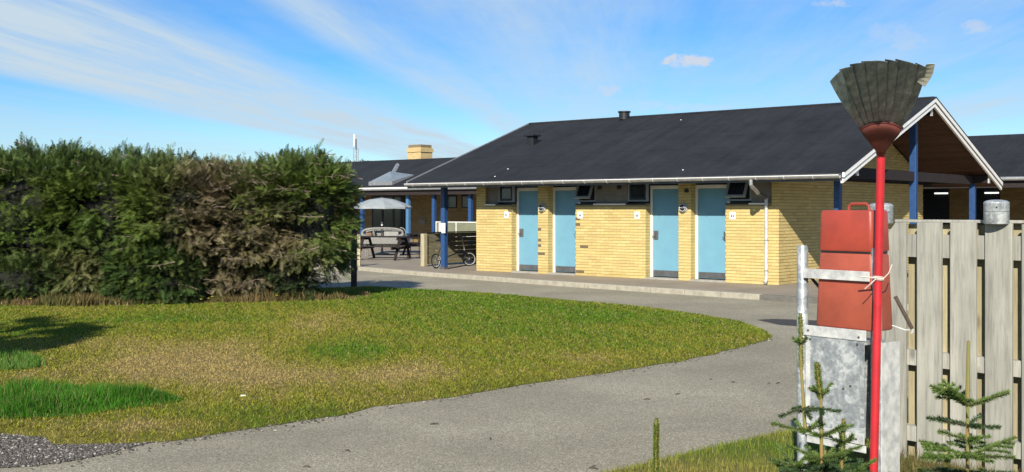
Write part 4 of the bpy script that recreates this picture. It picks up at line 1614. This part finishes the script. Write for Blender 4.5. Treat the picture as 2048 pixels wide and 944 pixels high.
def sprig_template(pairs=6, L=1.0, leaf=.36, wd=.115, lift=.25):
    v, f = [], []
    v += [(0, -.012, 0), (0, .012, 0), (L, 0, 0)]
    f.append((0, 1, 2))
    for k in range(pairs):
        x = L * (.12 + .80 * k / (pairs - 1))
        l = leaf * (1 - .55 * k / (pairs - 1))
        for s_ in (-1, 1):
            n = len(v)
            v += [(x - wd * .5, 0, 0), (x + wd * .5, 0, 0), (x + l * .65, s_ * l, lift * l * (.4 if k % 2 else 1.0))]
            f.append((n, n + 1, n + 2))
    n = len(v)
    v += [(L * .85, -.05, 0), (L * .85, .05, 0), (L * 1.12, 0, .04)]
    f.append((n, n + 1, n + 2))
    return np.array(v), np.array(f)


TV, TF = sprig_template()


def crown_points(n, c, rx, ry, z0, z1, lump=.16, seed=0, box_=.62, inner=.0):
    """points on a rounded block, lumpy; the side away from the path is left thinner"""
    m_ = n * 3
    hz = (z1 - z0) / 2
    ar = np.array([ry * hz, ry * hz, rx * hz * .35, rx * hz * 1.25, rx * ry, rx * ry * .15])
    fc = rng.choice(6, m_, p=ar / ar.sum())
    q = rng.uniform(-1, 1, (m_, 3))
    q[fc == 0, 0], q[fc == 1, 0], q[fc == 2, 1], q[fc == 3, 1], q[fc == 4, 2], q[fc == 5, 2] = 1, -1, 1, -1, 1, -1
    ln = (np.abs(q) ** 3.2).sum(1) ** (1 / 3.2)
    p = q / ln[:, None]
    nrm = np.sign(p) * np.abs(p) ** 2.2 / np.array((rx, ry, hz))
    nrm /= np.linalg.norm(nrm, axis=1, keepdims=True)
    p, nrm = p[:n], nrm[:n]
    s = 1 + lump * snoise(p[:, 0] * 2.2 + seed, p[:, 2] * 2.6, 1.3, seed) + lump * .7 * snoise(p[:, 0] * 6 + seed, p[:, 2] * 6, 1.2, seed + 5)
    s = s * (1 - inner * rng.uniform(size=n) ** 2)
    P_ = np.stack([c[0] + p[:, 0] * rx * (1 + (s - 1) * .5), c[1] + p[:, 1] * ry * s, (z0 + z1) / 2 + p[:, 2] * hz * (1 + (s - 1) * .35)], 1)
    return P_, nrm


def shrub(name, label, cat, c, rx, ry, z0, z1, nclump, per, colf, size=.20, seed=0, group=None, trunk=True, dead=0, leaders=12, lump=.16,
          droop=-.25, core=(.012, .014, .007), csc=.70, pad=(.06, .05, .06)):
    t_ = thing(name, label, cat, (c[0], c[1], 0), 0, group)
    cp, cn = crown_points(nclump, (0, 0), rx, ry, z0, z1, lump, seed, inner=.34)
    k = cp[:, 2] > .04
    cp, cn = cp[k], cn[k]
    nc = len(cp)
    idx = np.repeat(np.arange(nc), per)
    n = len(idx)
    jit = rng.normal(size=(n, 3)) * np.array((1.0, 1.0, .55))
    dirs = cn[idx] * 1.0 + jit * .62
    dirs[:, 2] += droop * (1 - np.clip(cn[idx][:, 2], 0, 1)) + .35 * np.clip(cn[idx][:, 2], 0, 1)
    lat = np.stack([-cn[:, 1], cn[:, 0], np.zeros(nc)], 1)
    lat /= np.linalg.norm(lat, axis=1, keepdims=True) + 1e-6
    uu = rng.normal(0, 1, n)
    ww_ = rng.uniform(-1, .5, n)
    pos = cp[idx] + lat[idx] * (uu * pad[0])[:, None] + cn[idx] * (ww_ * pad[1] - .06 * uu * uu * (pad[0] > .1))[:, None] \
        + np.array((0, 0, 1.0)) * (rng.normal(0, pad[2], n) - .10 * (ww_ + .5) * pad[1])[:, None]
    sc = size * rng.uniform(.6, 1.25, n)
    roll = rng.normal(0, .5, n)
    cl_ = colf(cp[idx][:, 0] + c[0], cp[idx][:, 1] + c[1], cp[idx][:, 2])
    clump_v = rng.uniform(.5, 1.4, nc)[idx]
    cl_ = cl_ * (clump_v * rng.uniform(.8, 1.2, n))[:, None]
    V, Fc = scatter(TV, TF, pos, dirs, sc, roll, None)
    # tips a bit lighter: new growth
    cc_ = np.repeat(cl_, len(TV), axis=0)
    vs_, fs_, cs__ = [V], [Fc], [cc_]
    off_ = len(V)
    # upright leaders at the top
    if leaders:
        for _ in range(leaders):
            i = rng.integers(nc)
            tries = 0
            while cp[i, 2] < z0 + (z1 - z0) * .86 and tries < 60:
                i = rng.integers(nc)
                tries += 1
            b_ = cp[i]
            hgt = rng.uniform(.12, .34)
            m_ = 16
            dd = np.array((rng.normal(0, .25), rng.normal(0, .2), 1.0))
            q = np.linspace(0, 1, m_)
            pp_ = b_ + dd * (q * hgt)[:, None]
            dr = np.stack([np.cos(q * 40), np.sin(q * 40), np.full(m_, .9)], 1)
            V2, F2 = scatter(TV, TF, pp_, dr, (.10 * (1.1 - q * .7)), rng.uniform(0, 6, m_), None)
            vs_.append(V2)
            fs_.append(F2 + off_)
            off_ += len(V2)
            cs__.append(np.tile(colf(np.array([b_[0] + c[0]]), np.array([b_[1] + c[1]]), np.array([b_[2]]))[0] * 1.05, (len(V2), 1)))
    np_mesh('crown', np.concatenate(vs_), np.concatenate(fs_), 'leaf', np.concatenate(cs__), t_)
    # inner mass of old twigs
    nu, nv = 18, 12
    V3, F3 = [], []
    for j in range(nv + 1):
        ph_ = -math.pi / 2 + math.pi * j / nv
        for i in range(nu):
            th = 2 * math.pi * i / nu
            u = np.array((math.cos(ph_) * math.cos(th), math.cos(ph_) * math.sin(th), math.sin(ph_)))
            p = u / (np.abs(u) ** 3.2).sum() ** (1 / 3.2)
            s = csc * (1 + .09 * math.sin(3 * th + seed) + .08 * math.sin(5 * ph_ + 2 * th))
            V3.append((p[0] * rx * s, p[1] * ry * s, max(.02, (z0 + z1) / 2 + p[2] * (z1 - z0) / 2 * s)))
    for j in range(nv):
        for i in range(nu):
            F3.append((j * nu + i, j * nu + (i + 1) % nu, (j + 1) * nu + (i + 1) % nu, (j + 1) * nu + i))
    if csc > 0:
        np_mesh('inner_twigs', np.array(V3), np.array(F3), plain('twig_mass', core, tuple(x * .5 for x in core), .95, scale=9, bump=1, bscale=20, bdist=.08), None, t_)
    if trunk:
        MB().tube([(0, 0, 0), (.03, .02, z1 * .5), (0, 0, z1 * .9)], [.09, .06, .02], 8).build('trunk', 'bark', t_)
    if dead:
        tw_ = MB()
        for _ in range(dead):
            i = rng.integers(nc)
            b_ = Vector(cp[i])
            n_ = Vector(cn[i])
            if n_.y > .2:
                continue
            s_ = random.choice((-1, 1))
            d_ = Vector((s_ * random.uniform(.4, 1), -.35 + random.uniform(-.2, .2), random.uniform(-.28, .12)))
            l_ = random.uniform(.25, .75)
            st_ = b_ - d_ * l_ * .5 + n_ * .06
            mid = st_ + d_ * l_ * .5 + Vector((0, 0, random.uniform(-.03, .05)))
            tw_.tube([st_, mid, st_ + d_ * l_], [.010, .007, .003], 3, cap=False)
            for _k in range(3):
                q_ = st_.lerp(st_ + d_ * l_, random.uniform(.2, .9))
                tw_.tube([q_, q_ + Vector((random.uniform(-.15, .15), random.uniform(-.12, .02), random.uniform(-.1, .1)))], [.005, .002], 3, cap=False)
        o = tw_.build('dead_twigs', plain('dead_twig', (.25, .19, .14), (.17, .13, .095), .9), t_)
        o['kind'] = 'stuff'
    return t_


def hedge_col(x, y, z):
    n = len(x)
    g = np.tile(np.array((.068, .118, .018)), (n, 1))
    g2 = np.array((.160, .185, .026))
    mixn = np.clip(.35 + .5 * snoise(x, z, 2.2, 6), 0, 1)[:, None]
    g = g * (1 - mixn * .6) + g2 * mixn * .6
    topb = np.clip((z - 2.1) / .5, 0, 1)[:, None]
    g = g * (1 - topb * .5) + np.array((.070, .115, .040)) * topb * .5
    # the dying stretch: brown and grey, right of the middle
    d = .95 * np.exp(-((x + 5.25 - .25 * (1.4 - z)) / .75) ** 2) * np.clip((2.75 - z) / .5, 0, 1)
    d = np.maximum(d, .85 * np.exp(-((x + 4.3) / .8) ** 2 - ((z - 1.1) / .6) ** 2))
    d = np.maximum(d, .6 * np.exp(-((x + 7.9) / .8) ** 2 - ((z - .7) / .35) ** 2))
    d = np.clip(d * (1 + .7 * snoise(x, z, 3.1, 11)), 0, 1)[:, None]
    br = np.where((rng.uniform(size=n) < .5)[:, None], np.array((.13, .098, .048)), np.array((.20, .16, .095)))
    return g * (1 - d) + br * d


HG = 'conifers of the tall hedge'
hd_ = [((-10.6, 20.9), 1.35, 1.4, 0, 2.66, 'tall dark green conifer in the hedge at the left picture edge', 0),
       ((-8.75, 20.7), 1.40, 1.4, 0, 2.86, 'tallest dark green conifer of the hedge, with upright shoots on top', 10),
       ((-7.25, 20.6), 1.20, 1.4, 0, 2.74, 'dense green hedge conifer left of the browning stretch', 10),
       ((-6.15, 20.45), .95, 1.35, 0, 2.62, 'green hedge conifer reaching down to the lawn beside the dying part', 30),
       ((-5.1, 20.8), 1.05, 1.35, .12, 2.50, 'browning hedge conifer with many bare grey twigs', 300),
       ((-3.97, 20.9), .93, 1.25, .42, 2.68, 'conifer at the right end of the hedge, green on top and brown below', 110)]
for i, (c_, rx, ry, z0, z1, lb, dd_) in enumerate(hd_):
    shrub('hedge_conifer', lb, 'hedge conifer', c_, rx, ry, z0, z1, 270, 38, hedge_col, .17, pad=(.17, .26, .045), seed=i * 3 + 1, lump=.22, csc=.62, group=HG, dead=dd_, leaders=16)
# low bush on the lawn in front
shrub('juniper_bush', 'low dark green bush spreading onto the lawn in front of the hedge', 'bush', (-6.35, 19.6), .85, .55, .02, 1.0, 170, 12,
      lambda x, y, z: np.tile(np.array((.045, .082, .018)), (len(x), 1)), .18, seed=31, trunk=False, leaders=0)
shrub('juniper_bush', 'low green bush at the foot of the hedge near the left picture edge', 'bush', (-8.7, 19.6), .8, .5, .02, .75, 120, 12,
      lambda x, y, z: np.tile(np.array((.055, .085, .02)), (len(x), 1)), .17, seed=35, trunk=False, leaders=0)
shrub('juniper_bush', 'low dark bush at the right-hand foot of the hedge', 'bush', (-4.25, 20.3), .6, .5, .02, .85, 110, 12,
      lambda x, y, z: np.tile(np.array((.04, .062, .02)), (len(x), 1)), .17, seed=37, trunk=False, leaders=0)
hx_, hy_ = G(708, 577)
hp2 = MB().box(-.06, .06, -.06, .06, 0, 1.6).build('wooden_post', 'bark', None, bevel=.01, loc=(hx_, hy_, 0))
tag(hp2, 'dark wooden post standing at the right end of the hedge', 'post')

# tree outside the frame on the left that throws the shadow on the lawn
sh = shrub('spruce_tree', 'spruce with spreading branches at the left, only its shadow reaching the lawn', 'tree', (-8.7, 6.9), 1.5, 1.8, 1.5, 4.9, 320, 14,
           lambda x, y, z: np.tile(np.array((.04, .07, .02)), (len(x), 1)), .32, seed=51, leaders=4, lump=.3, csc=.6)
MB().tube([(0, 0, 1.2), (.8, .2, 1.35), (1.35, .35, 1.4)], [.04, .03, .01], 6).build('branch', 'bark', sh)
bp = rng.uniform(size=(130, 1))
bpos = np.hstack([.3 + 1.35 * bp, .35 * bp, 1.3 + .1 * bp]) + rng.normal(0, .08, (130, 3))
Vb, Fb = scatter(TV, TF, bpos, rng.normal(size=(130, 3)) + np.array((1.2, .3, 0)), np.full(130, .3), rng.uniform(0, 6, 130), None)
np_mesh('branch_needles', Vb, Fb, 'leaf', np.tile(np.array((.04, .07, .02)), (len(Vb), 1)), sh)

# far trees
fars = [(-24.5, 85, 5.0, 5.1, 'dark far tree seen over the dip in the hedge, left of two'), (-21.6, 84, 4.0, 4.8, 'dark far tree seen over the dip in the hedge, right of two'),
        (-12.4, 88, 2.6, 5.2, 'far tree peeking up beside the lattice mast'), (-10.4, 90, 2.0, 4.9, 'small far tree just above the dark roof, right of the mast'),
        (-9.0, 92, 1.6, 4.9, 'tiny far treetop above the dark roof near the chimney'), (-37, 80, 6, 5.6, 'brownish far tree behind the left end of the hedge'),
        (-31, 86, 5, 5.2, 'far tree hidden behind the tallest hedge conifer')]
for i, (x_, y_, r_, h_, lb) in enumerate(fars):
    shrub('far_tree', lb, 'tree', (x_, y_), r_ * .8, r_ * .6, 1.5, h_, 170, 9,
          (lambda x, y, z: np.tile(np.array((.045, .065, .025)), (len(x), 1))), .55, seed=60 + i, group='far trees behind the buildings', leaders=5, lump=.25)
# mast
mx, my = (712 - 1024) / F * 120, 120
ms = thing('lattice_mast', 'slim lattice antenna mast far behind the roofs', 'mast', (mx, my, 0))
for a, b in ((-.26, -.2), (.26, -.2), (0, .25)):
    MB().tube([(a, b, 0), (a, b, 8.4)], .05, 5).build('leg', 'mast', ms)
br_ = MB()
for k in range(14):
    z = .3 + k * .58
    br_.tube([(-.26, -.2, z), (.26, -.2, z + .5)], .025, 4).tube([(.26, -.2, z), (-.26, -.2, z + .5)], .025, 4)
br_.build('lattice', 'mast', ms)
MB().tube([(0, 0, 8.3), (0, 0, 9.4)], .09, 6).build('antenna', plain('antenna_dark', (.1, .1, .12)), ms)
MB().tube([(-.18, 0, 8.6), (-.18, 0, 9.9)], .10, 6).build('antenna', 'white', ms)


# young spruces in front
def needle_branch(P0_, P1_, nn, nl, nw, acc, col, fwd=.75, sag=0.0, flat=.0):
    P0_, P1_ = np.array(P0_, float), np.array(P1_, float)
    ax = P1_ - P0_
    L = np.linalg.norm(ax)
    d = ax / L
    q = rng.uniform(0.02, 1.0, nn)
    pos = P0_ + ax * q[:, None]
    pos[:, 2] -= sag * 4 * q * (1 - q)
    r = rng.normal(size=(nn, 3))
    if flat:
        r[:, 2] = np.abs(r[:, 2]) * .5
    r -= (r @ d)[:, None] * d
    r /= np.linalg.norm(r, axis=1, keepdims=True)
    dr = r + d * fwd
    dr /= np.linalg.norm(dr, axis=1, keepdims=True)
    side = np.cross(dr, rng.normal(size=(nn, 3)))
    side /= np.linalg.norm(side, axis=1, keepdims=True)
    nw = nw * 1.7
    ln = nl * rng.uniform(.7, 1.2, nn) * (1 - .35 * (q > .93))
    a = pos - side * nw
    b = pos + side * nw
    c = pos + dr * ln[:, None]
    acc[0].append(np.stack([a, b, c], 1).reshape(-1, 3))
    cc = np.array(col) * rng.uniform(.65, 1.35, nn)[:, None]
    acc[1].append(np.repeat(cc, 3, axis=0))


def young_spruce(name, label, loc, spec, seed=0):
    """spec: leaders (list of (x,y,z0,z1,rad,col)), whorls (z, n, length, up, phase)"""
    t_ = thing(name, label, 'young spruce', loc, 0, 'young spruces in the near verge')
    acc = ([], [])
    stem = MB()
    for (x0, y0, x1, y1, z0, z1, nl, col, dens) in spec['leaders']:
        stem.tube([(x0, y0, z0), (x1, y1, z1)], [.0095, .007], 7)
        needle_branch((x0, y0, z0), (x1, y1, z1), int(dens * (z1 - z0)), nl, .0016, acc, col, fwd=.7)
    stem.build('stem', 'stem', t_, smooth=True)
    brs = MB()
    for (x, y, z, n, ln, up, ph, col) in spec['whorls']:
        for k in range(n):
            a = ph + 2 * math.pi * k / n + random.uniform(-.15, .15)
            l = ln * random.uniform(.62, 1.12)
            p0 = Vector((x, y, z))
            p1 = p0 + Vector((math.cos(a) * l, math.sin(a) * l, (up + random.uniform(-.16, .2)) * l))
            brs.tube([p0, p1], [.004, .002], 4)
            needle_branch(p0, p1, int(1700 * l), .021, .0014, acc, col, fwd=.9)
            # side shoots
            if l > .21:
                for f_ in (.35, .55, .72):
                    for s_ in (-1, 1):
                        q0 = p0.lerp(p1, f_)
                        sd_ = Vector((math.cos(a + s_ * .8), math.sin(a + s_ * .8), up * .4 - .05)) * l * (1 - f_) * .75
                        brs.tube([q0, q0 + sd_], [.0025, .001], 3)
                        needle_branch(q0, q0 + sd_, int(1700 * sd_.length), .019, .0013, acc, col, fwd=.9)
    brs.build('branches', 'bark', t_)
    V = np.concatenate(acc[0])
    np_mesh('needles', V, np.arange(len(V)).reshape(-1, 3), 'needles', np.concatenate(acc[1]), t_)
    return t_


CG, CGD, CGY = (.11, .175, .035), (.05, .095, .03), (.13, .195, .022)
# right one
Zr = 4.6
zr = lambda py: CAMZ - (py - HY) / F * Zr
young_spruce('young_spruce', 'young spruce with whorled branches in front of the grey fence', ((1935 - 1024) / F * Zr, Zr, 0), {
    'leaders': [(0, 0, .004, 0, zr(800), zr(682), .009, (.17, .14, .06), 2600), (0, 0, 0, 0, 0, zr(800), .008, CGD, 300)],
    'whorls': [(0, 0, zr(812), 5, .215, .42, .35, CG), (0, 0, zr(850), 5, .17, .06, .8, CGD), (0, 0, zr(880), 4, .12, .2, 1.5, CG),
               (0, 0, zr(912), 6, .27, .16, .1, CG), (0, 0, zr(945), 5, .22, .0, .5, CGD), (0, 0, zr(990), 6, .30, .10, .9, CG), (0, 0, zr(1060), 6, .34, 0, .3, CGD),
               (0, 0, zr(1140), 6, .38, 0, .8, CG)]})
Zl = 5.1
zl = lambda py: CAMZ - (py - HY) / F * Zl
xl = lambda px: (px - 1650) / F * Zl
young_spruce('young_spruce', 'bushy young spruce with several upright shoots in front of the steel panel', ((1650 - 1024) / F * Zl, Zl, 0), {
    'leaders': [(xl(1610), 0, xl(1602), 0, zl(860), zl(735), .007, (.25, .12, .04), 900), (xl(1602), 0, xl(1601), 0, zl(740), zl(628), .019, CGY, 5200),
                (xl(1640), -.03, xl(1638), -.03, zl(960), zl(790), .009, (.15, .16, .04), 1500), (xl(1638), -.03, xl(1630), -.03, zl(800), zl(725), .024, CGY, 6500),
                (xl(1685), .02, xl(1690), .02, zl(950), zl(840), .020, CG, 4500), (xl(1650), 0, xl(1650), 0, 0, zl(900), .01, CGD, 300)],
    'whorls': [(xl(1602), 0, zl(690), 5, .04, .9, .2, CG), (xl(1606), 0, zl(815), 4, .13, -.2, .2, CGD), (xl(1608), 0, zl(862), 5, .15, .3, .6, CG),
               (xl(1638), -.03, zl(790), 5, .06, .8, .2, CG), (xl(1638), -.03, zl(815), 3, .15, -.1, .2, CGD),
               (xl(1640), -.03, zl(870), 5, .15, .35, .2, CG), (xl(1640), -.03, zl(915), 6, .20, .2, .8, CG), (xl(1688), .02, zl(890), 5, .08, .6, .1, CG),
               (xl(1650), 0, zl(945), 6, .25, .25, .4, CGD), (xl(1596), .02, zl(935), 5, .17, .35, .9, CG), (xl(1700), .02, zl(950), 5, .16, .35, .2, CG),
               (xl(1650), 0, zl(1000), 7, .32, .15, .1, CG), (xl(1650), 0, zl(1080), 7, .36, .05, .6, CGD)]})
Zs = 4.7
zs = lambda py: CAMZ - (py - HY) / F * Zs
young_spruce('young_spruce', 'single green upright spruce shoot rising before the road at the lower edge', ((1311 - 1024) / F * Zs, Zs, 0), {
    'leaders': [(0, 0, .004, 0, zs(1010), zs(838), .019, CGY, 12000), (0, 0, 0, 0, 0, zs(1010), .008, CGD, 400)],
    'whorls': [(0, 0, zs(1015), 5, .14, .2, .3, CG), (0, 0, zs(1080), 6, .22, .1, .7, CGD)]})

# dry weeds at the fence foot
wd_poly = [(2.25, 6.9), (3.3, 5.7), (3.5, 6.0), (2.6, 7.35), (2.3, 7.4)]
blades(wd_poly, 3500, lambda x, y: x * 0 + .10, .003,
       lambda x, y: np.where((rng.uniform(size=len(x)) < .5)[:, None], np.array((.16, .10, .05)), np.array((.12, .13, .04))),
       lambda x, y, d: x * 0 + .02, 'dry_weeds', 'dry brown weeds growing along the foot of the grey fence', weight=False, lean=1.0)
# small litter on the lawn
lx_, ly_ = G(487, 803)
tag(MB().box(-.022, .02, -.009, .008, -.01, .004).build('paper_scrap', 'white', None, loc=(lx_, ly_, .055)), 'small white scrap lying on the near lawn', 'litter')
# yellow flowers at the hedge foot
fl = MB()
for (px, py) in ((193, 602), (402, 603), (417, 601), (524, 578), (554, 595), (490, 587), (424, 598), (60, 602)):
    x_, y_ = G(px, py, .12)
    for k in range(5):
        a = 2 * math.pi * k / 5
        fl.add([(x_, y_, .15), (x_ + .035 * math.cos(a), y_ + .035 * math.sin(a) - .01, .165), (x_ + .035 * math.cos(a + .9), y_ + .035 * math.sin(a + .9) - .01, .165)], [(0, 1, 2)])
tag(fl.build('wildflowers', plain('yellow_petals', (.70, .55, .05), (.6, .5, .1), .7)), 'tiny yellow wildflowers in the grass at the hedge foot', 'flowers', kind='stuff')

db = MB()
for (px, py) in ((1470, 766), (1540, 769), (1552, 768), (1215, 747), (1205, 745), (1180, 937), (1196, 940), (1350, 790), (1300, 800), (980, 880), (700, 905),
                 (1420, 760), (1290, 745), (620, 936), (860, 850), (1480, 905), (1380, 922)):
    x_, y_ = G(px, py)
    a = random.uniform(0, 3.1)
    l_ = random.uniform(.03, .08)
    db.tube([(x_, y_, .007), (x_ + l_ * .5 * math.cos(a), y_ + l_ * .5 * math.sin(a), .013), (x_ + l_ * math.cos(a + .3), y_ + l_ * math.sin(a + .3), .007)], [.004, .005, .002], 4)
tag(db.build('road_debris', 'bark'), 'small dark twigs and leaf bits lying on the grey road', 'debris', kind='stuff')
